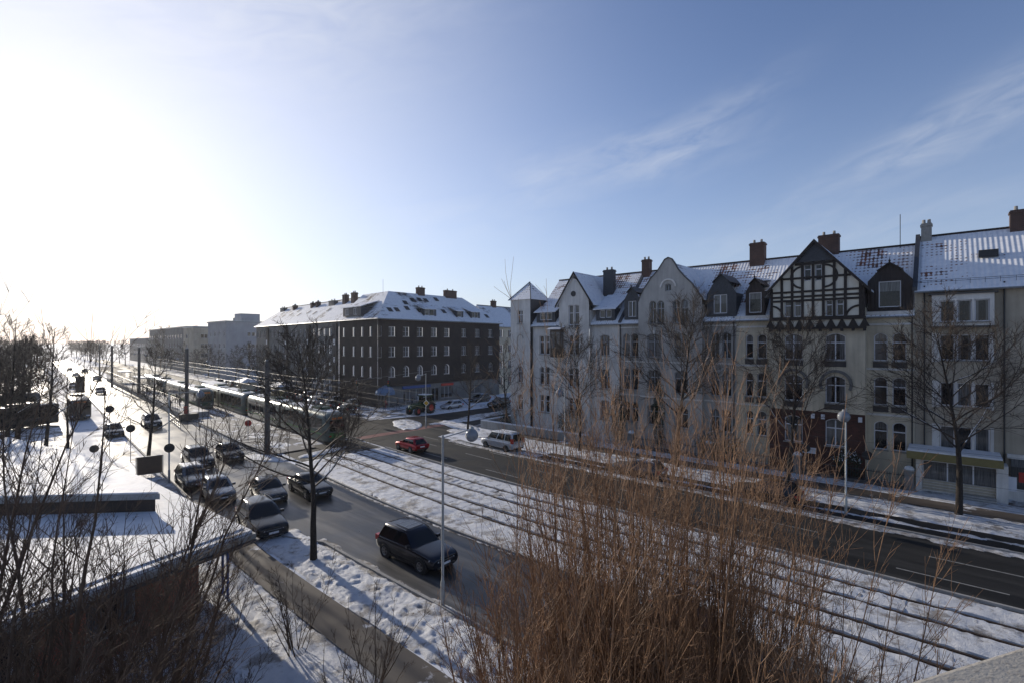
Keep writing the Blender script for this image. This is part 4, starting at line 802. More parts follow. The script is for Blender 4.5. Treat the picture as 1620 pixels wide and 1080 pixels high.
def make_car(kind, col, snow=False, sunroof=False):
    L_, W_, H_, bz, hz, r0, f0, r1, f1, wr = KINDS[kind]; hw = W_/2
    root = thing('parked_car', '', 'car')
    def sec(y, k, zl, zt):
        w = hw*k; h = [(.0, zl), (.80*w, zl), (.97*w, zl+.10), (w, zl+.30), (1.0*w, zt-.26), (.965*w, zt-.07), (.86*w, zt+.0), (.45*w, zt+.025)]
        return [(x, y, z) for x, z in h]+[(0, y, zt+.03)]+[(-x, y, z) for x, z in h[:0:-1]]
    e = L_/2; rt = bz if kind != 'saloon' else bz+.02
    st = [(-e+.02, .80, .42, rt-.22), (-e, .90, .36, rt-.16), (-e+.14, .965, .27, rt-.03), (-e+.5, 1, .23, rt), (-.6, 1, .21, bz), (f0-.15, 1, .21, bz-.01), (f0+.1, .995, .21, hz+.02), (e-.55, .975, .22, hz-.05), (e-.22, .95, .24, hz-.10), (e-.06, .91, .27, hz-.17), (e-.005, .86, .32, hz-.23), (e, .80, .36, hz-.27)]
    b = part('body', root, col, lambda m: loft(m, [sec(*s_) for s_ in st]), 60)
    sm = b.modifiers.new('s', 'SUBSURF'); sm.levels = 2; sm.render_levels = 2
    wb, wt = hw*.955, hw*.74; zb_, zt_ = bz-.05, H_-.10
    def rg(ya, yb, w, z, c=.16): return [(-w, ya+c, z), (-w+c, ya, z), (w-c, ya, z), (w, ya+c, z), (w, yb-c*1.3, z), (w-c*1.3, yb, z), (-w+c*1.3, yb, z), (-w, yb-c*1.3, z)]
    part('cabin', root, col, lambda m: loft(m, [rg(r0, f0, wb, zb_), rg((r0+r1*2)/3, (f0+f1*2)/3, (wb+wt*2)/3+.015, zb_+(zt_-zb_)*.667), rg(r1, f1, wt, zt_), rg(r1+.10, f1-.12, wt-.09, H_-.03, .14), rg(r1+.35, f1-.4, wt-.32, H_, .1)]), 40)
    lp = lambda a, c, t: a+(c-a)*t
    def P(t):   # cabin limits at height fraction t
        bow = .016 if .2 < t < .95 else 0
        return lp(r0, r1, t), lp(f0, f1, t), lp(wb, wt, t)+bow, lp(zb_, zt_, t)
    t0, t1 = .16, .94
    def side(s, a0, a1):
        def f(m):
            q = []
            for t, aa in ((t0, (a0, a1)), (.6, (a0, a1)), (t1, (a0, a1))):
                ya, yb, w, z = P(t); ya += .17; yb -= .22
                q.append([(s*(w+.007), lp(ya, yb, a), z) for a in aa])
            vs = [q[0][0], q[0][1], q[1][1], q[2][1], q[2][0], q[1][0]]; m.add(vs, [(0, 1, 2, 5), (5, 2, 3, 4)] if s > 0 else [(0, 5, 2, 1), (5, 4, 3, 2)])
        part('side_window', root, 'car_glass', f)
    cuts = [(0, .26), (.29, .60), (.635, 1)] if kind in ('suv', 'van', 'estate') else [(.0, .47), (.50, 1)]
    for s in (-1, 1):
        for c in cuts: side(s, *c)
    def fr(front):
        def f(m):
            q = []
            for t in (.10, .94):
                ya, yb, w, z = P(t); y = (yb+.006) if front else (ya-.006); ww = w-.19 if front else w-.17
                q.append((ww, y, z))
            m.add([(-q[0][0], q[0][1], q[0][2]), (q[0][0], q[0][1], q[0][2]), (q[1][0], q[1][1], q[1][2]), (-q[1][0], q[1][1], q[1][2])], [(0, 1, 2, 3) if not front else (3, 2, 1, 0)])
        return f
    part('windscreen', root, 'car_glass', fr(True)); part('rear_window', root, 'car_glass', fr(False))
    wy = e-.86*(1 if kind != 'van' else 1.05)
    for y in (wy, -e+.92):
        for s in (-1, 1):
            part('wheel_arch', root, 'rubber', lambda m: (setattr(m, 'M', Matrix.Translation((s*(hw-.12), y, wr)) @ Matrix.Rotation(R(90), 4, 'Y')), m.lathe([(0, .128), (wr+.07, .128), (wr+.07, -.1)], 20)) if s > 0 else (setattr(m, 'M', Matrix.Translation((s*(hw-.12), y, wr)) @ Matrix.Rotation(R(-90), 4, 'Y')), m.lathe([(0, .128), (wr+.07, .128), (wr+.07, -.1)], 20)))
            mt = Matrix.Translation((s*(hw-.10), y, wr)) @ Matrix.Rotation(R(90*s), 4, 'Y')
            wl_ = part('wheel', root, 'rubber', lambda m: (setattr(m, 'M', mt), m.lathe([(wr*.60, .125), (wr*.92, .13), (wr, .09), (wr, -.12), (0, -.12)], 20)), 50)
            def rim(m):
                m.M = mt; m.lathe([(wr*.62, .132), (wr*.56, .11), (0, .09)], 20)
                for k in range(5):
                    m.M = mt @ Matrix.Rotation(k*2*math.pi/5, 4, 'Z'); m.box(-.035, .03, .09, .035, wr*.58, .135)
            part('rim', wl_, 'rim', rim)
    zl = hz-.31
    for s in (-1, 1):
        part('headlight', root, 'head_lens', lambda m: (lambda q: m.add([(x, y, zl-.05+d*.3) for x, y, d in q]+[(x, y-.02, zl+.06+d) for x, y, d in q], [(0, 1, 2, 3), (7, 6, 5, 4), (0, 4, 5, 1), (1, 5, 6, 2), (2, 6, 7, 3), (3, 7, 4, 0)]))([(s*hw*.50, e+.012, 0), (s*hw*.80, e-.03, .02), (s*hw*.94, e-.26, .05), (s*hw*.5, e-.4, 0)]))
        part('taillight', root, 'red_lens', lambda m: m.box(min(s*hw*.70, s*hw*.95), -e-.0, bz-.32 if kind != 'van' else .95, max(s*hw*.70, s*hw*.95), -e+.3, bz-.05 if kind != 'van' else 1.45))
        part('wing_mirror', root, col, lambda m: m.box(s*(hw+.06)-.10, f0-.48, bz-.02, s*(hw+.06)+.10, f0-.36, bz+.13), 30)
    part('grille', root, 'metal_dark', lambda m: m.box(-hw*.46, e-.2, zl-.12, hw*.46, e+.006, zl+.04)); part('grille_bar', root, 'rim', lambda m: m.box(-hw*.44, e+.006, zl-.045, hw*.44, e+.016, zl-.015)); part('lower_intake', root, 'metal_dark', lambda m: m.box(-hw*.6, e-.2, .31, hw*.6, e+.004, .42))
    part('bumper_trim', root, 'rubber', lambda m: (m.box(-hw*.7, -e-.0, .34, hw*.7, -e+.2, .48), [m.box(s*(hw-.02)-.015, -e+1.35, .24, s*(hw-.02)+.02, e-1.3, .34) for s in (-1, 1)]))
    for y0, y1 in ((e-.1, e+.012), (-e-.012, -e+.1)): part('number_plate', root, 'white_paint', lambda m: m.box(-.26, y0, .44 if y0 > 0 else .62, .26, y1, .55 if y0 > 0 else .73))
    if kind in ('suv', 'estate'): part('roof_rail', root, 'rim', lambda m: [m.tube([(s*(wt-.03), r1+.15, H_-.02), (s*(wt-.03), (r1+f1)/2, H_+.035), (s*(wt-.03), f1-.25, H_-.02)], .016, 5) for s in (-1, 1)])
    if sunroof:
        part('sunroof', root, 'car_glass', lambda m: m.box(-wt+.26, -.95, H_-.01, wt-.26, f1-.32, H_+.012)); part('sunroof_frame', root, 'rim', lambda m: [m.box(a, b_, H_-.01, c, d_, H_+.020) for a, b_, c, d_ in ((-wt+.22, -1.0, -wt+.255, f1-.28), (wt-.255, -1.0, wt-.22, f1-.28), (-wt+.22, f1-.315, wt-.22, f1-.28), (-wt+.22, -1.0, wt-.22, -.955), (-wt+.26, -.42, wt-.26, -.37))])
    if snow:
        def sn(m):
            n_ = 10; vs = []
            for j in range(n_+1):
                for i in range(n_+1):
                    a, c = i/n_*2-1, j/n_; ee = min(1, (1-abs(a))*4, c*4, (1-c)*4); vs.append((a*(wt-.06), lp(r1+.12, f1-.14, c), H_-.04+(.045+.02*noise.noise(Vector((i*.6, j*.6, 3))))*ee**.5))
            m.add(vs, [(j*(n_+1)+i, j*(n_+1)+i+1, (j+1)*(n_+1)+i+1, (j+1)*(n_+1)+i) for j in range(n_) for i in range(n_)])
        part('snow_cover', root, 'snow_smooth', sn, 70)
    return root
_cars = {}
def car(kind, col, u, Y, label, name='parked_car', rz=None, snow=False, sunroof=False, cat='car', group=None, absx=False, turn=0):
    x = u if absx else u+off(Y); a = (bend(Y)+math.pi if rz is None else rz)+R(turn); key = (kind, col, snow, sunroof)
    if key in _cars: r = dup(_cars[key], (x, Y, .0), a, label)
    else: r = make_car(*key); _cars[key] = r; r.location = (x, Y, 0); r.rotation_euler = (0, 0, a); r['label'] = label
    r.name = name; r['category'] = cat
    if group: r['group'] = group
    return r
Q = 'cars queueing towards the crossing'
ca = car('suv', 'paint_navy', 15.95, 20.6, 'navy blue SUV with a glass sunroof, closest to the camera on the left road', 'suv', sunroof=True, cat='suv', group=Q)
ca.rotation_euler.z += R(1)
car('suv', 'paint_black', 12.05, 30.8, 'black SUV parked with its nose by the snow verge, just behind the pavilion roof corner', 'suv', cat='suv', turn=-3)
car('hatch', 'paint_dark', 14.45, 36.6, 'dark hatchback right behind the black kerbside SUV', 'hatchback', group=Q, turn=-4)
car('saloon', 'paint_black', 17.2, 35.8, 'black saloon beside the roadside tree trunk, nearest the tracks', 'saloon_car', group=Q)
car('hatch', 'paint_silver', 11.9, 39.6, 'pale-topped grey hatchback half hidden by the pavilion roof edge', 'hatchback', group=None, turn=-3)
car('estate', 'paint_grey', 11.4, 45.0, 'snow-topped grey estate car behind the pavilion roof edge', 'estate_car', snow=True)
car('suv', 'paint_dark', 13.1, 51.4, 'dark pale-topped SUV waiting beside the advertising board and small tree', 'suv', cat='suv', group=Q)
car('hatch', 'paint_black', 16.0, 52.2, 'black hatchback alone on the bright tarmac in the lane by the plaza', 'hatchback', group=Q)
car('suv', 'paint_dark', 13.7, 80.0, 'dark car on the glaring wet road right of the small tree trunk', 'suv', cat='suv', group=Q)
car('hatch', 'paint_black', 9.3, 75.6, 'black car seen from above between the bus and the left trees', 'hatchback', group=Q)
car('hatch', 'paint_grey', 9.6, 163, 'small distant car behind the standing bus on the glaring road', 'hatchback', group=Q)
for i, (u, Y) in enumerate([(13.0, 140), (16, 190), (12.5, 215), (16.2, 240), (12.8, 260), (-3.5, 98), (-3.2, 106), (1.2, 101), (1.4, 112), (-3.0, 118), (1.0, 122), (-2.5, 130)]):
    car(['hatch', 'estate', 'saloon', 'suv'][i % 4], ['paint_dark', 'paint_black', 'paint_grey'][i % 3], u, Y, ['distant dark hatchback as a speck on the glaring road, nearest of five', 'distant black estate on the glaring road, second of five', 'distant grey saloon on the glaring road, third of five', 'distant dark suv on the glaring road, fourth of five', 'farthest black hatchback on the glaring road',
        'grey estate parked behind the left trees, front row', 'dark saloon parked behind the left trees, front row', 'black suv parked behind the left trees', 'grey hatchback parked behind the left trees', 'dark estate parked behind the left trees', 'black saloon parked deep behind the left trees', 'grey suv parked deepest behind the left trees'][i], group='distant cars on the left')
car('hatch', 'paint_red', 30.75, 41.9, 'bright red hatchback driving away on the right road', 'hatchback', rz=bend(41), turn=0)
car('van', 'paint_white', 38.1, 35.3, 'silver white minivan parked at the right kerb beyond the bush', 'minivan', rz=bend(36), cat='van', snow=True)
car('estate', 'paint_black', 38.5, 9.6, 'black car with red tail light parked behind the shoots of the big bush', 'estate_car', rz=0)
car('estate', 'paint_silver', 38.4, 19.5, 'silver estate parked at the right kerb behind the bush', 'estate_car', rz=0, snow=True)
car('estate', 'paint_black', 17.8, 6.6, 'dark car glimpsed through the stems at the bottom of the big bush', 'estate_car')
# parked rows in front of the grey wing and in the side street
i = 0
cols = ['paint_dark', 'paint_silver', 'paint_black', 'paint_blue', 'paint_white', 'paint_grey']
place = ['by the crossing', 'second from the crossing', 'third from the crossing', 'fourth from the crossing', 'fifth from the crossing', 'sixth from the crossing', 'seventh from the crossing', 'eighth from the crossing', 'ninth from the crossing', 'tenth from the crossing', 'eleventh from the crossing', 'farthest but one', 'at the far end']
cn_ = {'paint_dark': 'charcoal', 'paint_silver': 'silver', 'paint_black': 'black', 'paint_blue': 'blue', 'paint_white': 'white', 'paint_grey': 'grey'}
for row, (u, Y0, n_) in enumerate(((38.9, 73, 13), (42.3, 78, 11))):
    for k in range(n_):
        c = cols[(i*5+row) % 6]; kd = ['hatch', 'estate', 'suv', 'saloon'][(i*3+row) % 4]
        car(kd, c, u+rnd.uniform(-.2, .2), Y0+k*6.3+rnd.uniform(-.3, .3), 'snow-topped %s car in the %s parked row before the grey wing, %s' % (cn_[c], ['kerbside', 'inner'][row], place[k]), snow=True, rz=bend(80), group='parked cars in front of the grey wing'); i += 1
car('hatch', 'paint_white', 56.3, 63.0, 'snow-covered round little car in front of the brick building', 'hatchback', rz=R(90), absx=True, snow=True)
car('suv', 'paint_dark', 63.6, 58.8, 'dark SUV with snowy roof at the mouth of the side street', 'suv', rz=R(95), absx=True, snow=True, cat='suv')
car('saloon', 'paint_black', 70.5, 57.5, 'black saloon parked deeper in the side street behind the dark SUV', 'saloon_car', rz=R(92), absx=True, snow=True)
car('estate', 'paint_grey', 66.8, 66.8, 'grey estate parked close along the brick building wall', 'estate_car', rz=R(90), absx=True, snow=True)
# tractor
t = thing('tractor', 'dark green farm tractor with red wheel hubs waiting at the crossing', 'tractor', (49.3, 62.5, 0), R(98))
def tyre(p, x, y, r_, w_, nm='wheel'):
    mt = Matrix.Translation((x, y, r_)) @ Matrix.Rotation(R(90 if x > 0 else -90), 4, 'Y')
    wl_ = part(nm, p, 'rubber', lambda m: (setattr(m, 'M', mt), m.lathe([(r_*.55, w_/2), (r_*.9, w_/2), (r_, w_*.35), (r_, -w_*.35), (r_*.9, -w_/2), (r_*.5, -w_/2)], 20), [(setattr(m, 'M', mt @ Matrix.Rotation(k*2*math.pi/18, 4, 'Z')), m.box(-.05, r_*.96, -w_*.48, .05, r_*1.05, w_*.48)) for k in range(18)]))
    part('hub', wl_, 'red_paint', lambda m: (setattr(m, 'M', mt), m.lathe([(r_*.56, w_*.42), (r_*.45, w_*.2), (r_*.2, w_*.25), (0, w_*.3)], 16)))
for s in (-1, 1): tyre(t, s*.95, -1.2, .95, .6); tyre(t, s*.9, 1.55, .62, .42)
part('bonnet', t, 'paint_green', lambda m: loft(m, [[(-.42, y, .9), (.42, y, .9), (.42, y, z-.15), (.28, y, z), (-.28, y, z), (-.42, y, z-.15)] for y, z in ((-.3, 1.85), (1.3, 1.75), (2.2, 1.55), (2.4, 1.3))]), 40)
cb = part('cab', t, 'paint_green', lambda m: (m.box(-.7, -1.8, 1.0, .7, -.3, 1.55), m.box(-.8, -1.9, 2.75, .8, -.2, 2.92), [m.box(x-.04, y-.04, 1.55, x+.04, y+.04, 2.75) for x in (-.68, .68) for y in (-1.76, -.34)]))
part('cab_glass', cb, 'car_glass', lambda m: m.box(-.67, -1.75, 1.55, .67, -.35, 2.75)); part('cab_roof_snow', cb, 'snow_smooth', lambda m: m.box(-.78, -1.88, 2.922, .78, -.22, 3.0))
part('fender', t, 'paint_green', lambda m: [(setattr(m, 'M', T()), [m.box(s*.95-.3, -1.2+1.12*math.cos(R(a))-.12, .95+1.12*math.sin(R(a))-.03, s*.95+.3, -1.2+1.12*math.cos(R(a))+.14, .95+1.12*math.sin(R(a))+.03) for a in range(20, 161, 14)]) for s in (-1, 1)])
part('exhaust', t, 'metal_dark', lambda m: m.tube([(.5, .3, 1.6), (.5, .3, 3.0)], .06, 8)); part('headlight', t, 'head_lens', lambda m: [m.box(s*.25-.1, 2.38, 1.15, s*.25+.1, 2.42, 1.3) for s in (-1, 1)]); part('work_light', t, 'head_lens', lambda m: [m.box(s*.6-.08, -.2, 2.6, s*.6+.08, -.1, 2.72) for s in (-1, 1)])
# buses
def make_bus(label, loc, rz, L_=12.0, col='paint_dark', W_=2.5, H_=3.05, display=True):
    o = thing('bus', label, 'bus', loc, rz); hw = W_/2; e = L_/2
    def sec(y, k, z1): return [(x*k, y, z) for x, z in ((-hw+.1, .32), (hw-.1, .32), (hw, .5), (hw, z1-.35), (hw-.12, z1-.1), (hw-.45, z1), (-hw+.45, z1), (-hw+.12, z1-.1), (-hw, z1-.35), (-hw, .5))]
    part('body', o, col, lambda m: loft(m, [sec(-e, .95, H_-.1), sec(-e+.25, 1, H_), sec(e-.3, 1, H_), sec(e, .94, H_-.12)]), 35)
    n_ = int(L_/1.5)
    for s in (-1, 1):
        for k in range(n_): part('side_window', o, 'car_glass', lambda m: m.box(min(s*hw-.01*s, s*hw+.006*s), -e+.6+k*(L_-1.2)/n_, 1.35, max(s*hw-.01*s, s*hw+.006*s), -e+.6+(k+.93)*(L_-1.2)/n_, 2.45))
        part('door', o, 'car_glass', lambda m: m.box(s*hw*1.0-.012, e-1.9, .45, s*hw+.012, e-.7, 2.5)) if s > 0 else None
        part('wing_mirror', o, 'metal_dark', lambda m: m.tube([(s*(hw-.1), e, 2.5), (s*(hw+.3), e+.25, 2.5), (s*(hw+.3), e+.25, 2.0)], .05, 5)); part('headlight', o, 'head_lens', lambda m: m.box(s*.85-.2, e-.05, .62, s*.85+.2, e+.012, .82))
    part('windscreen', o, 'car_glass', lambda m: m.box(-hw+.2, e-.04, 1.1, hw-.2, e+.01, 2.55)); part('roof_unit', o, 'metal_dark', lambda m: m.box(-.8, -e+2, H_, .8, -e+5, H_+.25))
    if display: part('destination_display', o, 'orange_glass', lambda m: m.box(-.75, e-.04, 2.62, .75, e+.006, 2.8))
    for s in (-1, 1):
        for y in (e-2.6, -e+3): tyre_w = part('wheel', o, 'rubber', lambda m: (setattr(m, 'M', Matrix.Translation((s*(hw-.14), y, .48)) @ Matrix.Rotation(R(90*s), 4, 'Y')), m.lathe([(0, .13), (.28, .13), (.46, .155), (.48, .1), (.48, -.12)], 18)))
    return o
make_bus('dark city bus with orange destination display standing head-on on the glaring left road', (off(99)+6.4+.8, 99.5, 0), bend(90)+math.pi)
make_bus('long dark bus turned broadside behind the left bare trees', (3.6, 89.2, 0), R(122), 13.5, 'paint_black')
make_bus('dark delivery bus parked behind the broadside bus', (5.3, 113.0, 0), R(100), 9, 'paint_grey', display=False)
# trams
def make_tram(label, u, Y0, Y1, cars_, first='front', green=True):
    xm = (Y0+Y1)/2; o = thing('tram', label, 'tram', (u+off(xm), xm, 0), bend(xm), 'trams at the stop'); Lh = (Y1-Y0)/2; hw = 1.32
    seg = cars_; n_ = len(seg)
    for a, b_, r0_, r1_ in seg:      # from, to along local y, rounded ends?
        a -= xm; b_ -= xm
        def sec(y, k, dz=0): return [(x*k, y, z) for x, z in ((-hw+.08, .30), (hw-.08, .30), (hw, .6), (hw, 1.3), (hw-.03, 2.9), (hw-.25, 3.25+dz), (hw-.6, 3.4+dz), (-hw+.6, 3.4+dz), (-hw+.25, 3.25+dz), (-hw+.03, 2.9), (-hw, 1.3), (-hw, .6))]
        rings = ([sec(a, .80, -.25), sec(a+.25, .9, -.1), sec(a+.8, .99)] if r0_ else [sec(a, 1)])+([sec(b_-.8, .99), sec(b_-.25, .9, -.1), sec(b_, .80, -.25)] if r1_ else [sec(b_, 1)])
        bd = part('car_body', o, 'tram_silver', lambda m: loft(m, rings), 35)
        part('roof_snow', bd, 'snow_smooth', lambda m: m.box(-.72, a+1, 3.402, .72, b_-1, 3.47)); part('roof_box', bd, 'tram_green', lambda m: m.box(-.55, a+3, 3.472, .55, a+5.5, 3.75))
        part('skirt', bd, 'metal_dark', lambda m: m.box(-hw+.12, a+.7, .08, hw-.12, b_-.7, .298))
        for s in (-1, 1):
            nw = int((b_-a-2)/1.55)
            for k in range(nw):
                ya = a+1+(b_-a-2)*k/nw; yb = ya+(b_-a-2)/nw*.9; dd = k % 4 == 2
                part('door' if dd else 'side_window', bd, 'car_glass', lambda m: m.add([(s*(hw+.008), ya, .75 if dd else 1.5), (s*(hw+.008), yb, .75 if dd else 1.5), (s*(hw-.012), yb, 2.72), (s*(hw-.012), ya, 2.72)], [(0, 1, 2, 3) if s > 0 else (3, 2, 1, 0)]))
            part('green_stripe', bd, 'tram_lime', lambda m: m.box(min(s*(hw-.01), s*(hw+.006)), a+1, .95, max(s*(hw-.01), s*(hw+.006)), b_-1, 1.12))
        for yy, rr, sg in ((a, r0_, -1), (b_, r1_, 1)):
            if not rr: continue
            y_ = yy+sg*.006; q = lambda m, x0, z0, x1, z1, w_: m.add([(x0, y_-sg*w_, z0), (x1, y_-sg*w_, z0), (x1, y_-sg*w_, z1), (x0, y_-sg*w_, z1)], [(0, 1, 2, 3) if sg < 0 else (3, 2, 1, 0)])
            part('windscreen', bd, 'car_glass', lambda m: q(m, -.86, 1.35, .86, 2.62, 0)); part('nose_panel', bd, 'tram_green' if not green else 'tram_lime', lambda m: q(m, -.86, .62, .86, 1.2, 0)); part('destination_display', bd, 'orange_glass', lambda m: q(m, -.6, 2.68, .6, 2.92, -.001))
            for s in (-1, 1): part('lamp', bd, 'red_lens' if green else 'head_lens', lambda m: m.box(s*.78-.13, y_-sg*.05-.02, .78, s*.78+.13, y_+sg*.015+.0, .95))
    for (a, b_, *_r), (c, *_s) in zip(seg, seg[1:]):
        if c-b_ < 1.2: part('articulation', o, 'rubber', lambda m: m.box(-hw+.1, b_-xm-.05, .4, hw-.1, c-xm+.05, 3.2))
    yp = seg[0][0]-xm+6; part('pantograph', o, 'metal_dark', lambda m: [m.tube([(-.5, yp, 3.5), (0, yp-.9, 4.5), (-.5, yp, 3.5)], .03, 4), m.tube([(.5, yp, 3.5), (0, yp-.9, 4.5)], .03, 4), m.tube([(0, yp-.9, 4.5), (0, yp+.6, 5.55)], .03, 4), m.tube([(-.8, yp+.6, 5.55), (.8, yp+.6, 5.55)], .035, 4)])
    return o
make_tram('silver green tram whose rounded tail stands at the crossing, reaching back past the plaza', 26.75, 51, 108, [(51, 64.7, True, False), (65.5, 79.2, False, True), (80.8, 94.5, True, False), (95.3, 108.5, False, True)])
make_tram('second tram facing the camera on the near track beside the platform railing', 23.3, 93.5, 151, [(93.5, 107, True, False), (107.8, 121.5, False, True), (123, 136.5, True, False), (137.3, 151, False, True)], green=False)
# ================================================================ trees and shrubs
def tubes(name, paths, mat, parent=None, sides=4):
    """many tapering tubes as one mesh; paths = list of (points, radii)"""
    V, F = [], []; o_ = 0
    ang = np.linspace(0, 2*np.pi, sides, endpoint=False); ca_, sa_ = np.cos(ang), np.sin(ang)
    for P, r_ in paths:
        P = np.asarray(P, float); n = len(P); d = np.gradient(P, axis=0); d /= np.linalg.norm(d, axis=1, keepdims=True)+1e-9
        ref = np.array([0, 0, 1.]) if abs(d[0, 2]) < .9 else np.array([1., 0, 0]); a = np.cross(d, ref); a /= np.linalg.norm(a, axis=1, keepdims=True)+1e-9; b = np.cross(d, a)
        ring = P[:, None, :]+(a[:, None, :]*ca_[None, :, None]+b[:, None, :]*sa_[None, :, None])*np.asarray(r_)[:, None, None]
        V.append(ring.reshape(-1, 3)); k = np.arange(sides); k2 = (k+1) % sides; i = np.arange(n-1)[:, None]*sides
        F.append((np.stack([i+k, i+k2, i+sides+k2, i+sides+k], -1)+o_).reshape(-1, 4)); o_ += n*sides
    V = np.concatenate(V); F = np.concatenate(F); me = bpy.data.meshes.new(name); me.vertices.add(len(V)); me.vertices.foreach_set('co', V.ravel())
    me.loops.add(F.size); me.loops.foreach_set('vertex_index', F.ravel().astype(np.int32)); me.polygons.add(len(F)); me.polygons.foreach_set('loop_start', np.arange(0, F.size, 4, dtype=np.int32))
    me.polygons.foreach_set('use_smooth', np.ones(len(F), bool)); me.materials.append(MATS[mat]); me.update(calc_edges=True); me.validate()
    o = bpy.data.objects.new(name, me); C.objects.link(o)
    if parent: o.parent = parent
    return o
nr = np.random.default_rng(5)
def unit(v): return v/(np.linalg.norm(v)+1e-9)
def branch(p, d, L_, r0, r1, n, wob, trop):
    P = [np.array(p, float)]; d = np.array(d, float); s = L_/n
    for k in range(n):
        d = unit(d+nr.normal(0, wob, 3)+np.array([0, 0, trop])); P.append(P[-1]+d*s)
    return np.array(P), np.linspace(r0, r1, n+1)
def perp(d, ang, az):
    a = unit(np.cross(d, [0.3, .2, 1.0])); b = np.cross(d, a); return unit(d*math.cos(ang)+(a*math.cos(az)+b*math.sin(az))*math.sin(ang))
lim = []
def make_tree(H_=12, trunk=3.2, r=.17, limbs=16, n2=9, n3=7, spread=.9, tw=.007, detail=1.0):
    """bare street tree: leader, ascending limbs, twigs"""
    tr, cr = [], []; lim.clear()
    P, rr = branch((0, 0, -.1), (0, 0, 1), H_*.93, r, .015, 16, .035, .05); rr = r*(1-np.linspace(0, 1, 17)**.75*.93); tr.append((P, rr))
    for k in range(limbs):
        f = (trunk+(H_*.88-trunk)*(k/limbs)**1.0)/(H_*.93); i = min(15, int(f*16)); p = P[i]+(P[i+1]-P[i])*(f*16-i); rad = rr[i]
        az = k*2.4+nr.uniform(-.4, .4); up = .35+.75*f+nr.uniform(-.1, .15); L1 = (H_*.42)*(1.15-f*.85)*spread*nr.uniform(.8, 1.15)
        d = unit(np.array([math.cos(az), math.sin(az), up])); b, br = branch(p, d, L1, min(rad*.55, .07), .012, 7, .10, .05); lim.append((b, br))
        (tr if k < 0 else cr).append((b, br))
        for j in range(n2):
            g = .22+.76*(j+.5)/n2; ii = min(6, int(g*7)); q = b[ii]+(b[ii+1]-b[ii])*(g*7-ii); dd = perp(unit(b[ii+1]-b[ii]), nr.uniform(.5, .95), nr.uniform(0, 6.28))
            L2 = L1*.42*(1.2-g*.6)*nr.uniform(.6, 1.2); c, cr_ = branch(q, dd, L2, .018, tw, 5, .13, .07); cr.append((c, cr_))
            for m_ in range(n3):
                h = .15+.85*(m_+.5)/n3; i3 = min(4, int(h*5)); s = c[i3]+(c[i3+1]-c[i3])*(h*5-i3); d3 = perp(unit(c[i3+1]-c[i3]), nr.uniform(.4, .9), nr.uniform(0, 6.28))
                e, er = branch(s, d3, L2*.45*nr.uniform(.5, 1.2), tw*1.0, tw*.5, 2, .14, .08); cr.append((e, er))
    return tr, cr
def tree(loc, label, rz=0.0, group='bare street trees', **kw):
    o = thing('bare_tree', label, 'tree', loc, rz, group); tr, cr = make_tree(**kw); tubes('trunk', tr, 'bark', o, 8); tubes('crown', cr, 'twig', o, 3)
    tubes('snow_on_limbs', [(b[1:5]+np.array([0, 0, 1])*(r_[1:5, None]*.75), r_[1:5]*.5) for k, (b, r_) in enumerate(lim) if k % 3 == 0 and k < (16 if kw.get('H_', 12) > 13 else 4)], 'snow_smooth', o, 4); return o
T1 = tree((12.3, 24.3, 0), 'bare tree on the snow verge beside the black SUV, its trunk crossing the parked cars', H_=12.4, trunk=3.9, r=.20, limbs=26, n2=13, n3=10, spread=1.12, tw=.009)
T2 = tree((11.7, 53.5, 0), 'bare tree beside the advertising board, silhouetted on the glaring road', H_=11.4, trunk=3.2, r=.2, limbs=18, n2=9, n3=7, tw=.011)
T3 = tree((43.2, -.7, 0), 'wide bare tree on the snow verge in front of the yellow shop canopy', H_=13.6, trunk=4.2, r=.22, limbs=26, n2=13, n3=11, spread=1.38, tw=.010)
for (x, y, h, lab, src) in ((43.3, 9.2, 13.2, 'bare tree in front of the half-timbered house', 3), (43.2, 18.1, 15.5, 'bare tree in front of the curved gable house, rising to its round window', 3), (43.0, 28.4, 13.0, 'bare tree in front of the white gabled house', 3), (40.9, 42.9, 12.2, 'bare tree on the snowy corner before the brick building', 2), (47.2, 42.2, 12.5, 'dark bare tree hard against the left side of the white tower', 2)):
    b = T3 if src == 3 else T2; dup(b, (x, y, 0), rnd.uniform(0, 6.28), lab, 'bare street trees', scale=(h/13.6*.85,)*2+(h/13.6,) if src == 3 else (h/11.4*.8,)*2+(h/11.4,))
# low-detail crowns for the avenue beyond
far = []
for s in range(3):
    o = thing('bare_tree', '', 'tree', (0, 0, 0), 0, 'avenue trees beyond the crossing'); tr, cr = make_tree(H_=11, trunk=2.5, r=.2, limbs=18, n2=10, n3=7, tw=.024, spread=1.05); tubes('trunk', tr, 'bark', o, 6); tubes('crown', cr, 'twig', o, 3); far.append(o)
spots = [(off(y)+x, y) for x, y in ((42.5, 90), (43, 101), (42.2, 112), (43, 124), (42.5, 136), (43, 149), (42.3, 163), (43, 178), (42.6, 195), (43, 214), (42.5, 236), (43, 262), (44, 290))]
labs = ['bare avenue tree before the grey wing, nearest the brick building']+['bare avenue tree before the grey wing, %s from the brick building' % q for q in ('second', 'third', 'fourth', 'fifth')]+['bare avenue tree by the white block, nearer one', 'bare avenue tree by the white block, farther one', 'bare avenue tree by the balcony block, nearer one', 'bare avenue tree by the balcony block, farther one', 'bare avenue tree by the long flat block, nearest', 'bare avenue tree by the long flat block, middle', 'bare avenue tree by the long flat block, farthest', 'last small bare avenue tree at the vanishing point']
used = set()
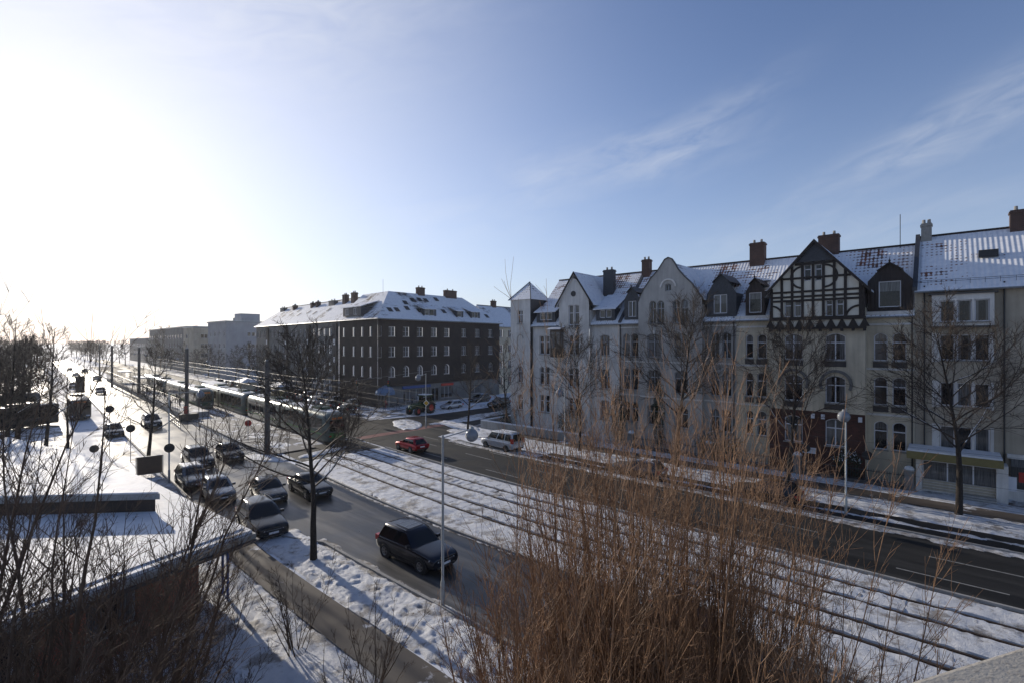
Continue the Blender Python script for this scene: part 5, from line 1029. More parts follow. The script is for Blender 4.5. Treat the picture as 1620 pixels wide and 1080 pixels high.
def put(x, y, lab, g, sc=1.0):
    k = rnd.randrange(3)
    if k not in used: o = far[k]; used.add(k); o.location = (x, y, 0); o['label'] = lab; o['group'] = g; o.rotation_euler.z = rnd.uniform(0, 6.28); o.scale = (sc, sc, sc)
    else: dup(far[k], (x, y, 0), rnd.uniform(0, 6.28), lab, g, (sc,)*3)
for (x, y), lab in zip(spots, labs): put(x, y, lab, 'avenue trees beyond the crossing', rnd.uniform(.85, 1.15))
GL = 'bare trees left of the road'
lt = []
for i in range(72):
    y = 60+i*3.4+rnd.uniform(-2, 2); x = off(y)+(rnd.uniform(-14, 2.0) if y < 110 else rnd.uniform(-22, 7.0)); lt.append((y, x))
lt.sort()
for i, (y, x) in enumerate(lt):
    put(x, y, ['dark bare tree in the nearest belt left of the road, behind the pavilion', 'bare tree in the belt beside the standing bus left of the road', 'bare tree in the middle belt left of the glaring road beyond the bus', 'bare tree in the farthest belt left of the glaring road'][min(3, i//18)], ['bare trees left of the road behind the pavilion', 'bare trees beside the standing bus', 'bare trees left of the road beyond the bus', 'bare trees far left of the road'][min(3, i//18)], rnd.uniform(.75, 1.2)*(1.0 if y < 150 else 1.15))
for k in range(30):
    y = 300+k*9; put(off(y)+rnd.uniform(-60, 5), y, 'far bare tree in the hazy belt at the left horizon', 'far tree belt on the horizon', 1.25)
for k in range(26):
    y = 300+k*14; put(off(y)+rnd.uniform(24, 40), y, 'far bare tree in the hazy belt right of the vanishing point', 'far tree belt on the horizon', 1.2)
for (x, y, h, lab) in ((6.2, 66, 13.8, 'bare tree rising against the white sky in front of the broadside bus, right one'), (3.6, 68, 14.6, 'bare tree rising against the white sky in front of the broadside bus, left one'), (4.9, 75, 13.2, 'bare tree just before the broadside bus side'), (1.0, 66, 12.5, 'bare tree at the far left behind the pavilion roof end'), (8.3, 70, 10.0, 'smaller bare tree between the broadside bus and the black car'), (2.2, 78, 13.0, 'bare tree hiding the rear of the broadside bus')):
    dup(T2, (x, y, 0), rnd.uniform(0, 6.28), lab, 'bare trees before the buses', scale=(h/11.4*.9,)*2+(h/11.4,))
put(off(250)+44, 262, 'taller bare tree sticking up left of the long flat block', 'avenue trees beyond the crossing', 1.75)

# slender foreground shrubs
def shrub(name, label, cat, loc, stems, H_, lean=(0, 0), rad=.035, twigs=14, sub=3, spreadr=.6, mat='shoot_bark', wob=.035, group=None, fan=.18, tw=.004, trop=.03, subL=.16, rmin=None, ang=(.25, .6), g0=.22):
    paths, fine = [], []
    for k in range(stems):
        a = nr.uniform(0, 6.28); q = spreadr*math.sqrt(nr.uniform(0, 1)); h = H_*nr.uniform(*(rmin or (.55, 1.0)))
        d = unit(np.array([math.cos(a)*fan*nr.uniform(.2, 1.2)+lean[0], math.sin(a)*fan*nr.uniform(.2, 1.2)+lean[1], 1])); r0 = rad*nr.uniform(.6, 1.15)*h/H_
        P, rr = branch((math.cos(a)*q, math.sin(a)*q, -.1), d, h, r0, .0045, 12, wob, trop); paths.append((P, rr))
        for j in range(twigs):
            g = g0+(.97-g0)*nr.uniform(0, 1); i = min(11, int(g*12)); p = P[i]+(P[i+1]-P[i])*(g*12-i); dd = perp(unit(P[i+1]-P[i]), nr.uniform(*ang), nr.uniform(0, 6.28))
            L_ = h*subL*nr.uniform(.4, 1.4)*(1.25-g*.7); c, cr_ = branch(p, dd, L_, min(rr[i]*.5, .012), tw*.7, 5, .07, .08); fine.append((c, cr_))
            for m_ in range(sub):
                u_ = nr.uniform(.2, 1); i3 = min(4, int(u_*5)); s = c[i3]; e, er = branch(s, perp(unit(c[i3+1]-c[i3]), nr.uniform(.35, .8), nr.uniform(0, 6.28)), L_*.32*nr.uniform(.5, 1.3), tw, tw*.5, 3, .1, .06); fine.append((e, er))
    o = thing(name, label, cat, loc, 0, group); tubes('stems', paths, mat, o, 5); tubes('twigs', fine, mat, o, 3); return o
G1 = 'tall sunlit shrubs below the window'
for i, (x, y, h, st, ln, lab) in enumerate([
        (9.0, 4.0, 11.2, 28, (.0, .0), 'tallest upright shrub of golden brown shoots, its tips before the curved gable house'),
        (9.6, 4.9, 10.6, 24, (.0, .0), 'upright shrub just left of the tallest one, tips before the white gabled house'),
        (8.3, 4.4, 9.8, 24, (.0, .03), 'near upright shrub left of the tallest one, in front of the tracks'),
        (8.2, 5.5, 7.8, 18, (-.02, .03), 'reddish brown shrub farther left, before the silver white minivan'),
        (9.6, 2.9, 9.7, 20, (.03, -.03), 'upright shrub right of the tallest one, tips over the half-timbered house'),
        (9.1, 2.0, 7.4, 14, (.04, -.06), 'leaning shrub of thin brown shoots over the right part of the tracks'),
        (8.5, 6.6, 6.2, 12, (-.02, .03), 'low brown shrub by the lamp post and navy SUV'),
        (10.0, 1.2, 6.0, 8, (.05, -.10), 'sparse low shrub farthest right before the stone ledge'),
        (7.5, 2.7, 8.2, 18, (.0, .0), 'near brown shrub at the bottom centre of the view'),
        (7.0, 4.0, 7.6, 14, (.0, .0), 'near brown shrub at the bottom, left of centre')]):
    shrub('tall_shrub', lab, 'shrub', (x, y, 0), int(st*2.0), h*1.0, ln, twigs=24, sub=5, group=G1, spreadr=1.5, tw=.0042, rad=.034, rmin=(.52, 1.03), subL=.2, g0=.34, wob=.028)
for i, (x, y, h, st, ln, lab) in enumerate([
        (8.2, 17.6, 4.0, 14, (.0, .0), 'small dark branching shrub beside the blue posts'), (8.9, 14.0, 3.6, 12, (.0, .0), 'low dark shrub at the bottom edge beside the brown path'), (7.4, 12.5, 4.4, 12, (.0, .0), 'dark shrub at the bottom of the view left of the brown path'), (10.2, 9.3, 4.4, 10, (0, 0), 'thin dark shrub growing at the edge of the snow verge')]):
    shrub('dark_shrub', lab, 'shrub', (x, y, 0), st, h, ln, twigs=16, sub=5, spreadr=.35, mat='shrub_bark', fan=.7, wob=.08, group='small dark shrubs by the path', tw=.005, rad=.03, ang=(.4, .9))
for i, (x, y, h, st, ln, lab) in enumerate([
        (1.6, 13.2, 10.6, 9, (.10, .04), 'dark slender multi-stemmed tree leaning right in front of the pavilion roof'), (.6, 14.6, 11.4, 8, (.05, .0), 'tall dark multi-stemmed tree at the left edge, its top above the horizon'),
        (.1, 10.5, 8.2, 9, (.25, .05), 'dark spreading tree at the lower left edge'), (3.2, 15.2, 7.6, 9, (.22, .12), 'dark twiggy tree leaning over the pavilion roof'), (-.3, 17.8, 12.6, 7, (.02, 0), 'dark tree behind the others at the left edge with its top against the white sky')]):
    shrub('slender_tree', lab, 'tree', (x, y, 0), int(st*1.5), h, ln, twigs=34, sub=6, spreadr=.6, mat='shrub_bark', fan=.32, wob=.06, group='dark slender trees at the left', tw=.006, rad=.075, subL=.2, ang=(.4, .9), rmin=(.6, 1))
# hedge-like tangle hiding the foot of the pavilion
for i, (x, y, h) in enumerate([(3.4, 18.6, 3.2), (5.2, 19.6, 2.8), (1.4, 17.2, 3.8), (2.6, 14.4, 2.6), (4.6, 16.6, 2.4)]):
    shrub('brown_bush', ['brown twiggy bush against the dark brick wall, middle one', 'brown twiggy bush against the brick wall nearest its right corner', 'brown twiggy bush against the wall at the left', 'brown twiggy bush at the lower left in front of the others', 'low brown bush in front of the blue framed sign'][i], 'bush', (x, y, 0), 22, h*.9, (.12, .05), twigs=18, sub=5, spreadr=1.3, mat='shrub_bark', fan=.9, wob=.1, group='brown bushes by the pavilion', tw=.006, rad=.018, subL=.3, ang=(.4, 1.0))
# evergreen hedge clumps by the front gardens
def leafy(name, label, cat, loc, rx, ry, h, n=2600, snow=.15, s_=.07):
    o = thing(name, label, cat, loc); V = nr.normal(0, 1, (n, 3)); V /= np.linalg.norm(V, axis=1, keepdims=True); V *= (nr.uniform(.2, 1, (n, 1))**.4)*(1+.18*np.sin(V*7).sum(1, keepdims=True)/1.5); P = V*[rx, ry, h/2]+[0, 0, h/2]
    for nm, sel, mt in (('foliage', nr.uniform(0, 1, n) > snow, 'ever_green'), ('snow_tufts', None, 'snow_smooth')):
        q = P[sel] if sel is not None else P[(P[:, 2] > h*.6) & (nr.uniform(0, 1, n) < snow*2)]
        a = nr.normal(0, 1, q.shape); a /= np.linalg.norm(a, axis=1, keepdims=True); b = np.cross(a, nr.normal(0, 1, q.shape)); b /= np.linalg.norm(b, axis=1, keepdims=True)
        m = MB(); m.v = [tuple(t_) for t_ in np.stack([q-a*s_, q+b*s_*.6, q+a*s_, q-b*s_*.6], 1).reshape(-1, 3)]; m.f = [(4*i, 4*i+1, 4*i+2, 4*i+3) for i in range(len(q))]; m.mi = [0]*len(q); build(nm, m, mt, o, uv=False)
    return o
leafy('conifer', 'tall narrow dark conifer before the white gabled house', 'tree', (48.9, 27.2, 0), .9, .9, 6.6, 3600); leafy('evergreen_shrub', 'round dark evergreen before the tower house', 'shrub', (48.9, 33.5, 0), 1.8, 1.8, 3.6, 3600)
leafy('evergreen_shrub', 'snow-dusted evergreen behind the fence beside the lamp post', 'shrub', (48.9, 6.0, 0), 1.0, 1.0, 2.6, 1800); leafy('evergreen_shrub', 'dark evergreen behind the fence under the curved gable house', 'shrub', (48.9, 16.5, 0), 1.6, 2.2, 2.8, 3000)
leafy('evergreen_shrub', 'snowy evergreen at the corner of the low wall by the tower', 'shrub', (49.8, 43.6, 0), 2.2, 1.6, 3.2, 3000, .25); leafy('conifer', 'dark ivy column on the front of the white house', 'tree', (49.3, 22.6, 0), .55, .7, 7.2, 2600, .02)
# ================================================================ pavilion and street furniture
o = thing('brick_pavilion', 'low dark brick pavilion with a snow-covered flat roof at the lower left', 'pavilion', (0, 0, 0))
rp = [(8.75, 22.4), (8.4, 26.8), (7.9, 35.4), (6.8, 45.5), (3.4, 61), (-12, 58), (-10, 17.6)]
part('roof', o, 'metal_grey', lambda m: m.slab([(x, y, 2.98) for x, y in rp], .22)); 
def rsn(m):
    c = (0, 38); q = [(c[0]+(x-c[0])*.988, c[1]+(y-c[1])*.988) for x, y in rp]; m.slab([(x, y, 3.10) for x, y in q], .118); m.slab([(c[0]+(x-c[0])*.975, c[1]+(y-c[1])*.975, 3.15) for x, y in q], .05)
part('roof_snow', o, 'snow_smooth', rsn, 60); part('fascia', o, 'slate', lambda m: m.slab([(x+(.10 if x > 0 else -.1), y-(.12 if y < 30 else -.1), 2.74) for x, y in rp], .10))
part('upper_storey', o, 'dark_brick', lambda m: m.slab([(6.5, 28.4, 3.95), (5.5, 44, 3.95), (-7, 50, 3.95), (-8, 42.2, 3.95)], .9)); part('upper_fascia', o, 'metal_grey', lambda m: m.slab([(6.62, 28.15, 4.03), (5.6, 44.1, 4.03), (-7, 50.1, 4.03), (-8.1, 42.05, 4.03)], .28)); part('upper_roof_snow', o, 'snow_smooth', lambda m: m.slab([(6.58, 28.2, 4.10), (5.55, 44, 4.10), (-7, 50, 4.10), (-8, 42.1, 4.10)], .068))
MP = T(-8.4, 18.6, 0, math.atan2(4.6, 15.2)); LP_ = math.hypot(4.6, 15.2)
facade(o, MP, [(0, 0), (LP_, 0), (LP_, 2.7), (0, 2.7)], [(6.2, 8.0, .9, 2.2, 0, {}), (9.6, 10.7, .05, 2.2, 0, {}), (12.0, 13.6, .9, 2.2, 0, {})], 'pavilion_brick', transom=0, cols=2, frame='grey_frame')
part('side_wall', o, 'pavilion_brick', lambda m: m.add([(6.8, 23.2, 0), (6.1, 44, 0), (6.1, 44, 2.7), (6.8, 23.2, 2.7)], [(0, 1, 2, 3)]))
for y in (23.5, 24.1): part('blue_post', o, 'blue_paint', lambda m: m.tube([(8.0, y, 0), (8.0, y, 2.72)], .055, 8))
s_ = thing('framed_sign', 'small blue framed notice beside the brick pavilion wall', 'sign', (3.3, 16.3, 0), R(-12)); part('panel', s_, 'blue_paint', lambda m: m.box(-.33, -.03, .9, .33, .03, 1.75)); part('frame', s_, 'white_frame', lambda m: (m.box(-.37, -.04, .86, .37, .04, .898), m.box(-.37, -.04, 1.752, .37, .04, 1.79), m.box(-.37, -.04, .9, -.332, .04, 1.75), m.box(.332, -.04, .9, .37, .04, 1.75))); part('post', s_, 'metal_grey', lambda m: m.tube([(0, .05, 0), (0, .05, .86)], .04, 6)); part('snow_cap', s_, 'snow_smooth', lambda m: m.box(-.36, -.05, 1.792, .36, .05, 1.87))
for x, y, r_ in ((1.6, 14.4, 1.1), (3.0, 16.0, .6), (6.0, 17.5, .6), (7.8, 3.2, .9)): snow_patch('snow_heap', x, y, r_, r_*.8, 0, .8 if r_ > .8 else .5, 'snow_smooth', 20)

# window ledge of the building we look from
x0, y0 = gpt(1415, 1080, 10.65); x1, y1 = gpt(1620, 1017, 10.65); dx, dy = x1-x0, y1-y0; n_ = math.hypot(dx, dy); dx, dy = dx/n_, dy/n_
a_ = math.atan2(dy, dx); m_ = M('ledge_stone', .85); q = m_.noise(40, 8, .75, stretch=(1, 3, 1)); g_ = m_.noise(6, 4)
m_.col(m_.mix(m_.ramp(q, [(.52, 0), (.72, .9)]), m_.mix(g_, (.30, .275, .23), (.42, .39, .34)), (.07, .06, .05))); m_.bump(m_.math('ADD', q, m_.noise(120, 3)), .5, .004)
o = thing('stone_ledge', 'weathered stone coping of the parapet at the lower right corner', 'parapet', (x0, y0, 0), a_)
cp = part('coping', o, 'ledge_stone', lambda m: m.box(-1.2, -.6, 10.55, 3.0, 0, 10.65)); bv = cp.modifiers.new('b', 'BEVEL'); bv.width = .012; bv.segments = 3
part('parapet_wall', o, 'grey_render', lambda m: m.box(-1.15, -.55, 0, 2.95, -.05, 10.548))

# lamps: tall pole, arm, translucent ball
def make_lamp(h=7.2, arm=1.5, rg=.34, rise=.25):
    o = thing('street_lamp', '', 'street lamp'); part('pole', o, 'galvanised', lambda m: m.tube([(0, 0, 0), (0, 0, 1.1), (0, 0, 1.15), (0, 0, h)], [.085, .085, .06, .05], 10), 50)
    part('arm', o, 'galvanised', lambda m: m.tube([(0, 0, h-.12), (arm, 0, h-.12+rise)], .028, 6)); g = part('globe', o, 'globe_plastic', lambda m: m.lathe([(rg*math.sin(R(t)), rg*math.cos(R(t))) for t in range(0, 181, 15)], 18, (arm, 0, h-.12+rise-rg)), 80)
    part('globe_cap', g, 'metal_grey', lambda m: m.lathe([(.12, 0), (.08, .12), (0, .14)], 8, (arm, 0, h-.14+rise))); return o
GLm = 'ball street lamps'
base = make_lamp(7.3, 2.2, .30, .05); base.location = (13.8, 16.0, 0); base.rotation_euler = (0, 0, R(12)); base['label'] = 'thin pole lamp beside the navy SUV, its glass ball level with the white van'; base['group'] = GLm
dup(base, (11.5, 46.3, 0), R(0), 'ball lamp beside the pavilion roof with a round sign on its pole', GLm)
b2 = make_lamp(7.0, .9, .36, .0); b2.location = (38.4, 4.8, 0); b2.rotation_euler = (0, 0, R(180)); b2['label'] = 'ball lamp on the snow verge in front of the half-timbered house'; b2['group'] = GLm
dup(b2, (38.4, 27.0, 0), R(180), 'ball lamp among the bush tips before the white gabled house', GLm)
b3 = make_lamp(7.2, 1.9, .38, .0); b3.location = (41.5, 51.5, 0); b3.rotation_euler = (0, 0, R(200)); b3['label'] = 'ball lamp carrying the yellow diamond sign at the crossing'; b3['group'] = GLm
for i, (x, y) in enumerate(((41, 80), (41.6, 105.5), (42.4, 132), (43.4, 159), (45.5, 186), (47.8, 213), (50, 240), (52, 268))): dup(b3, (x, y, 0), R(180), 'ball lamp in the far avenue row, %s from the crossing' % ('first', 'second', 'third', 'fourth', 'fifth', 'sixth', 'seventh', 'farthest')[i], GLm)
def signpost(name, label, loc, rz, h, kind, group=None, pole=True, z=None):
    o = thing(name, label, 'sign', loc, rz, group); z = z or h-.35
    if pole: part('pole', o, 'galvanised', lambda m: m.tube([(0, 0, 0), (0, 0, h)], .035, 6))
    y = -.06
    if kind == 'diamond': part('panel', o, 'white_paint', lambda m: m.prism([(-.42, z), (0, z-.42), (.42, z), (0, z+.42)], y-.02, y)); part('yellow_face', o, 'yellow_bright', lambda m: m.prism([(-.33, z), (0, z-.33), (.33, z), (0, z+.33)], y-.028, y-.0205)); part('dark_edge', o, 'metal_dark', lambda m: m.prism([(-.2, z), (0, z-.2), (.2, z), (0, z+.2)], y-.034, y-.0285)); part('yellow_core', o, 'yellow_bright', lambda m: m.prism([(-.17, z), (0, z-.17), (.17, z), (0, z+.17)], y-.040, y-.0345))
    else:
        part('disc', o, 'metal_dark' if kind == 'back' else 'red_paint', lambda m: (setattr(m, 'M', Matrix.Translation((0, y, z)) @ Matrix.Rotation(R(90), 4, 'X')), m.lathe([(0, .015), (.36, .015), (.36, -.01), (0, -.01)], 24)))
        if kind != 'back': part('disc_face', o, 'white_paint', lambda m: (setattr(m, 'M', Matrix.Translation((0, y-.016, z)) @ Matrix.Rotation(R(90), 4, 'X')), m.lathe([(0, .004), (.26, .004), (.26, -.001), (0, -.001)], 24)))
    return o
simple('yellow_bright', (.75, .42, .03), .4)
signpost('priority_sign', 'yellow and white diamond sign on the ball lamp pole at the crossing', (41.5, 51.4, 0), R(-50), 0, 'diamond', pole=False, z=3.3)
signpost('round_sign', 'dark back of a round sign on the lamp pole beside the parked cars', (11.5, 46.2, 0), R(-20), 0, 'back', pole=False, z=2.9)
signpost('round_sign', 'dark back of a round sign standing alone left of the small tree', (9.0, 60.3, 0), R(-10), 1.6, 'back', z=1.25)
signpost('round_sign', 'thin sign pole on the pavement behind the pavilion roof', (10.4, 61.8, 0), R(-10), 5.2, 'back', z=4.7); signpost('round_sign', 'thin sign pole just left of the small tree trunk', (11.2, 57.4, 0), R(-10), 4.0, 'back', z=3.2)
signpost('round_sign', 'round red and white sign on the plaza by the tracks', (22.0, 58.5, 0), R(150), 2.6, 'red')
for i, (x, y) in enumerate(((48.9, 2.2), (48.9, 6.4))): signpost('round_sign', ['small round sign by the end of the iron fence', 'small round sign behind the lamp post at the fence'][i], (48.3, [8.9, 4.6][i], 0), R(-90), 2.6, 'back')
# traffic lights
def tlight(label, loc, rz, h=3.6, arm=False):
    o = thing('traffic_light', label, 'traffic light', loc, rz, 'traffic lights'); part('pole', o, 'galvanised', lambda m: m.tube([(0, 0, 0), (0, 0, h+.3)], .06, 8))
    hd = part('signal_head', o, 'metal_dark', lambda m: m.box(-.17, -.32, h-.95, .17, -.07, h)); part('backing_board', hd, 'metal_dark', lambda m: m.box(-.3, -.10, h-1.05, .3, -.068, h+.1))
    for k, c in enumerate(('red_lens', 'orange_glass', 'tram_lime')): part('lens', hd, c, lambda m: (setattr(m, 'M', Matrix.Translation((0, -.33, h-.16-.31*k)) @ Matrix.Rotation(R(90), 4, 'X')), m.lathe([(0, .02), (.11, .0)], 12)))
    return o
tlight('traffic light left of the blue entrance awning', (48.3, 73.6-4, 0), R(-60), 5.0); tlight('traffic light on the plaza side of the awning, farther left', (46.6, 76.5, 0), R(-60), 4.8); tlight('slim traffic light between the tractor and the snow island', (44.6, 60.0, 0), R(200), 3.6); tlight('traffic light at the tram tail beside the crossing', (30.6, 53.5, 0), R(170), 3.4)
# tram masts and wires
def mast(label, x, y, h, r_=.24):
    o = thing('overhead_line_mast', label, 'mast', (x, y, 0), 0, 'overhead line masts'); part('shaft', o, 'concrete_mast', lambda m: m.tube([(0, 0, 0), (0, 0, h)], [r_, r_*.85], 10), 50); part('bracket', o, 'metal_grey', lambda m: m.tube([(0, 0, h-3.0), (3.0, 0, h-2.8)], .05, 6)); part('mast_cap', o, 'metal_grey', lambda m: m.lathe([(r_, h), (r_*.6, h+.12), (0, h+.14)], 8)); return o
mast('thick dark mast beside the tram near the snow-edged tracks', 20.9, 50.8, 9.4, .27); mast('thick dark mast at the platform end with a red box at its foot', 22.9, 83.4, 10.3, .27)
mast('dark mast behind the platform railing, third from the crossing', 26.0, 126, 10.2, .27); mast('dark mast farthest along the platform railing', 27.4, 160, 10.4, .28); mast('far dark mast near the vanishing point', 33.5, 215, 10.5)
o = thing('overhead_wires', 'thin sunlit overhead tram wires strung along both tracks', 'wires', (0, 0, 0))
for u in (23.3, 26.75):
    for z in (5.6, 6.8): part('wire', o, 'metal_dark', lambda m: m.tube([(u+off(y), y, z+(.0 if z < 6 else .35*(((y-50) % 33)/16.5-1)**2)) for y in range(-40, 260, 8)], [.005 if y < 50 else .010 for y in range(-40, 260, 8)], 4, False))
part('span_wire', o, 'galvanised', lambda m: [m.tube([(19.5+off(y), y, 7.2), (23.3+off(y), y, 6.8), (26.75+off(y), y, 6.8), (40.8+off(y), y, 7.6)], .012, 3, False) for y in (50.8, 83.4, 126, 160)])
# plaza and platform
o = thing('tram_platform', 'raised tram platform with snow strips between the left road and near track', 'platform', (0, 0, 0))
def plat(m, u0, u1, z0, z1, Y0=84, Y1=190):
    Ys = list(range(Y0, Y1+1, 6)); vs = [(u+off(y), y, z) for y in Ys for u, z in ((u0, z0), (u0, z1), (u1, z1), (u1, z0))]; m.add(vs, [(4*i+k, 4*i+k+1, 4*i+k+5, 4*i+k+4) for i in range(len(Ys)-1) for k in range(3)]+[(0, 1, 2, 3)])
part('platform_slab', o, 'concrete', lambda m: plat(m, 17.9, 21.6, 0, .85)); part('platform_snow', o, 'snow_dirty', lambda m: plat(m, 18.4, 21.3, .85, .88))
part('end_box', o, 'metal_dark', lambda m: m.box(22.0-.2, 82.0, 0, 24.0, 83.0, .95)); part('red_box', o, 'red_paint', lambda m: m.box(22.45, 82.9, .9, 22.85, 83.12, 2.0))
def railing(name, label, pts, h=1.1, step=1.5, grid=True, z=0.0):
    o = thing(name, label, 'railing', (0, 0, 0)); L_ = list(zip(pts, pts[1:]))
    part('rails', o, 'metal_dark', lambda m: [m.tube([(*a, z+hh), (*b, z+hh)], .03, 5) for a, b in L_ for hh in ((.35, h*.6, h) if grid else (h*.5, h))])
    part('posts', o, 'metal_dark', lambda m: [m.tube([(a[0]+(b[0]-a[0])*k/n, a[1]+(b[1]-a[1])*k/n, z), (a[0]+(b[0]-a[0])*k/n, a[1]+(b[1]-a[1])*k/n, z+h)], .03, 5) for a, b in L_ for n in [max(1, int(math.hypot(b[0]-a[0], b[1]-a[1])/step))] for k in range(n+1)])
    return o
railing('platform_railing', 'tall dark mesh railing along the roadside of the tram platform', [(18.0+off(y), y) for y in range(86, 187, 10)], 2.0, 1.2, z=.85); railing('plaza_railing', 'short grey railing on the plaza near the thick mast', [(20.6, 57.5), (22.4, 57), (23.0, 54.5)], 1.1)
railing('ramp_railing', 'lit double handrail along the ramp at the platform end', [(19.6, 74), (20.9, 84)], 1.1)
def shelter(name, label, x, y, L_, W_, h, roofm='snow_smooth', rz=BEND):
    o = thing(name, label, 'shelter', (x, y, 0), rz, 'snow-roofed shelters'); part('roof', o, 'metal_grey', lambda m: m.box(-W_/2, -L_/2, h, W_/2, L_/2, h+.12)); part('roof_snow', o, roofm, lambda m: m.box(-W_/2+.05, -L_/2+.05, h+.121, W_/2-.05, L_/2-.05, h+.22))
    part('glass_wall', o, 'car_glass', lambda m: m.box(W_/2-.4, -L_/2+.3, .2, W_/2-.37, L_/2-.3, h-.2)); part('posts', o, 'metal_dark', lambda m: [m.tube([(sx*(W_/2-.35), sy*(L_/2-.3), 0), (sx*(W_/2-.35), sy*(L_/2-.3), h)], .06, 6) for sx in (-1, 1) for sy in (-1, 0, 1)]); part('bench', o, 'timber', lambda m: m.box(0, -1.5, .4, .35, 1.5, .48)); return o
shelter('tram_shelter', 'flat snow-topped shelter on the far platform behind the trams', 29.8+off(117), 117, 11, 2.6, 2.7); shelter('tram_shelter', 'snow-topped shelter on the near platform behind the railing', 19.8+off(135), 135, 9, 2.4, 3.5); shelter('tram_shelter', 'farther snow-topped shelter on the near platform', 19.8+off(165), 165, 9, 2.4, 3.5)
for i, (x, y, c) in enumerate(((47.6, 118, 'beige_plaster'), (48.0, 101, 'yellow_paint'))):
    o = thing('kiosk', ['beige kiosk with a hipped snowy roof in front of the grey wing', 'small yellow-fronted kiosk with a snowy roof left of the brick building'][i], 'kiosk', (x-3.5, y, 0), BEND); mc = part('walls', o, c, lambda m: m.box(-1.5, -2, 0, 1.5, 2, 2.5)); part('serving_window', o, 'car_glass', lambda m: m.box(-1.52, -1.3, 1.0, -1.503, 1.3, 2.1))
    part('roof', o, 'snow_smooth', lambda m: m.add([(-2, -2.6, 2.5), (2, -2.6, 2.5), (2, 2.6, 2.5), (-2, 2.6, 2.5), (0, -1, 3.4), (0, 1, 3.4)], [(0, 1, 4), (1, 2, 5, 4), (2, 3, 5), (3, 0, 4, 5), (3, 2, 1, 0)])); part('counter', o, 'timber', lambda m: m.box(-1.8, -1.3, .95, -1.53, 1.3, 1.0))
# advertising board by the small tree
o = thing('advertising_board', 'dark backed board on two posts at the foot of the small tree', 'board', (11.0, 49.8, 0), R(-12)); part('panel', o, 'brown_frame', lambda m: m.box(-.85, -.04, .35, .85, .04, 1.75)); part('frame', o, 'metal_grey', lambda m: (m.box(-.9, -.05, 1.752, .9, .05, 1.8), m.box(-.9, -.05, .3, .9, .05, .348)))
for s in (-1, 1): part('post', o, 'metal_grey', lambda m: m.tube([(s*.9, 0, 0), (s*.9, 0, 1.8)], .04, 6))
o = thing('info_board', 'upright dark board standing in the glare between the far car and platform', 'board', (off(138)+9.5, 138, 0), R(10)); part('panel', o, 'metal_dark', lambda m: m.box(-.8, -.1, .6, .8, .1, 4.2)); part('foot', o, 'metal_grey', lambda m: m.box(-.2, -.08, 0, .2, .08, .6))
# fence along the front gardens
o = thing('iron_fence', 'dark iron picket fence along the front gardens with stone piers', 'fence', (48.15, 0, 0)); 
def pk(m):
    y = 2.3
    while y < 25: m.box(-.012, y, .3, .012, y+.03, 1.25); y += .17
pf = part('pickets', o, 'metal_dark', pk); part('picket_rails', o, 'metal_dark', lambda m: [m.box(-.02, 2.2, z, .02, 25, z+.05) for z in (.35, 1.05)]); part('plinth', o, 'dark_plinth', lambda m: m.box(-.12, 2.2, 0, .12, 25, .28))
for y in (2.0, 9.5, 17, 25.2):
    pr = part('pier', o, 'grey_render', lambda m: m.box(-.28, y-.28, 0, .28, y+.28, 1.5)); part('pier_cap', pr, 'stone_cap', lambda m: m.box(-.34, y-.34, 1.5, .34, y+.34, 1.6)); part('snow_cap', pr, 'snow_smooth', lambda m: m.lathe([(.32, 1.601), (.3, 1.72), (.18, 1.84), (0, 1.88)], 10, (0, y, 0)))
o = thing('garden_wall', 'low grey stone wall with snowy cap on the corner by the white tower', 'wall', (0, 0, 0)); part('wall', o, 'concrete', lambda m: (m.box(46.2, 29.5, 0, 46.6, 46.0, 1.0), m.box(46.603, 45.6, 0, 60, 46.0, 1.0))); part('snow_cap', o, 'snow_smooth', lambda m: (m.box(46.17, 29.5, 1.001, 46.63, 46.0, 1.09), m.box(46.64, 45.57, 1.001, 60, 46.03, 1.09)))
# bicycles by the entrance
def bike(loc, rz, label):
    o = thing('bicycle', label, 'bicycle', loc, rz, 'bicycles by the brick building'); 
    for y in (-.52, .52): part('wheel', o, 'rubber', lambda m: [m.tube([(0, y+.33*math.cos(R(a)), .34+.33*math.sin(R(a))), (0, y+.33*math.cos(R(a+24)), .34+.33*math.sin(R(a+24)))], .022, 4, False) for a in range(0, 360, 24)])
    part('frame', o, 'metal_dark', lambda m: [m.tube(p, .022, 4) for p in ([(0, -.52, .34), (0, -.05, .34), (0, .42, .8), (0, -.2, .85), (0, -.05, .34)], [(0, -.2, .85), (0, -.52, .34)], [(0, .42, .8), (0, .52, .34)])]); part('saddle', o, 'rubber', lambda m: m.box(-.07, -.33, .92, .07, -.08, .97)); part('handlebar', o, 'metal_grey', lambda m: m.tube([(-.28, .34, 1.02), (0, .44, 1.0), (.28, .34, 1.02)], .016, 4)); return o
bk = bike((49.6, 71.5, 0), R(20), 'bicycle leaning by the left of the blue awning entrance')
for i, (x, y, a) in enumerate(((50.4, 71.4, 15), (47.2, 74.5, -10), (46.8, 76.0, 0), (53.2, 71.7, 80), (46.5, 78.1, 5))): dup(bk, (x, y, .0), R(a), ['second bicycle by the left of the blue awning', 'bicycle on the corner pavement near the traffic light', 'bicycle farther along the street wall', 'bicycle lying along the wall right of the awning', 'last bicycle along the street wall'][i])
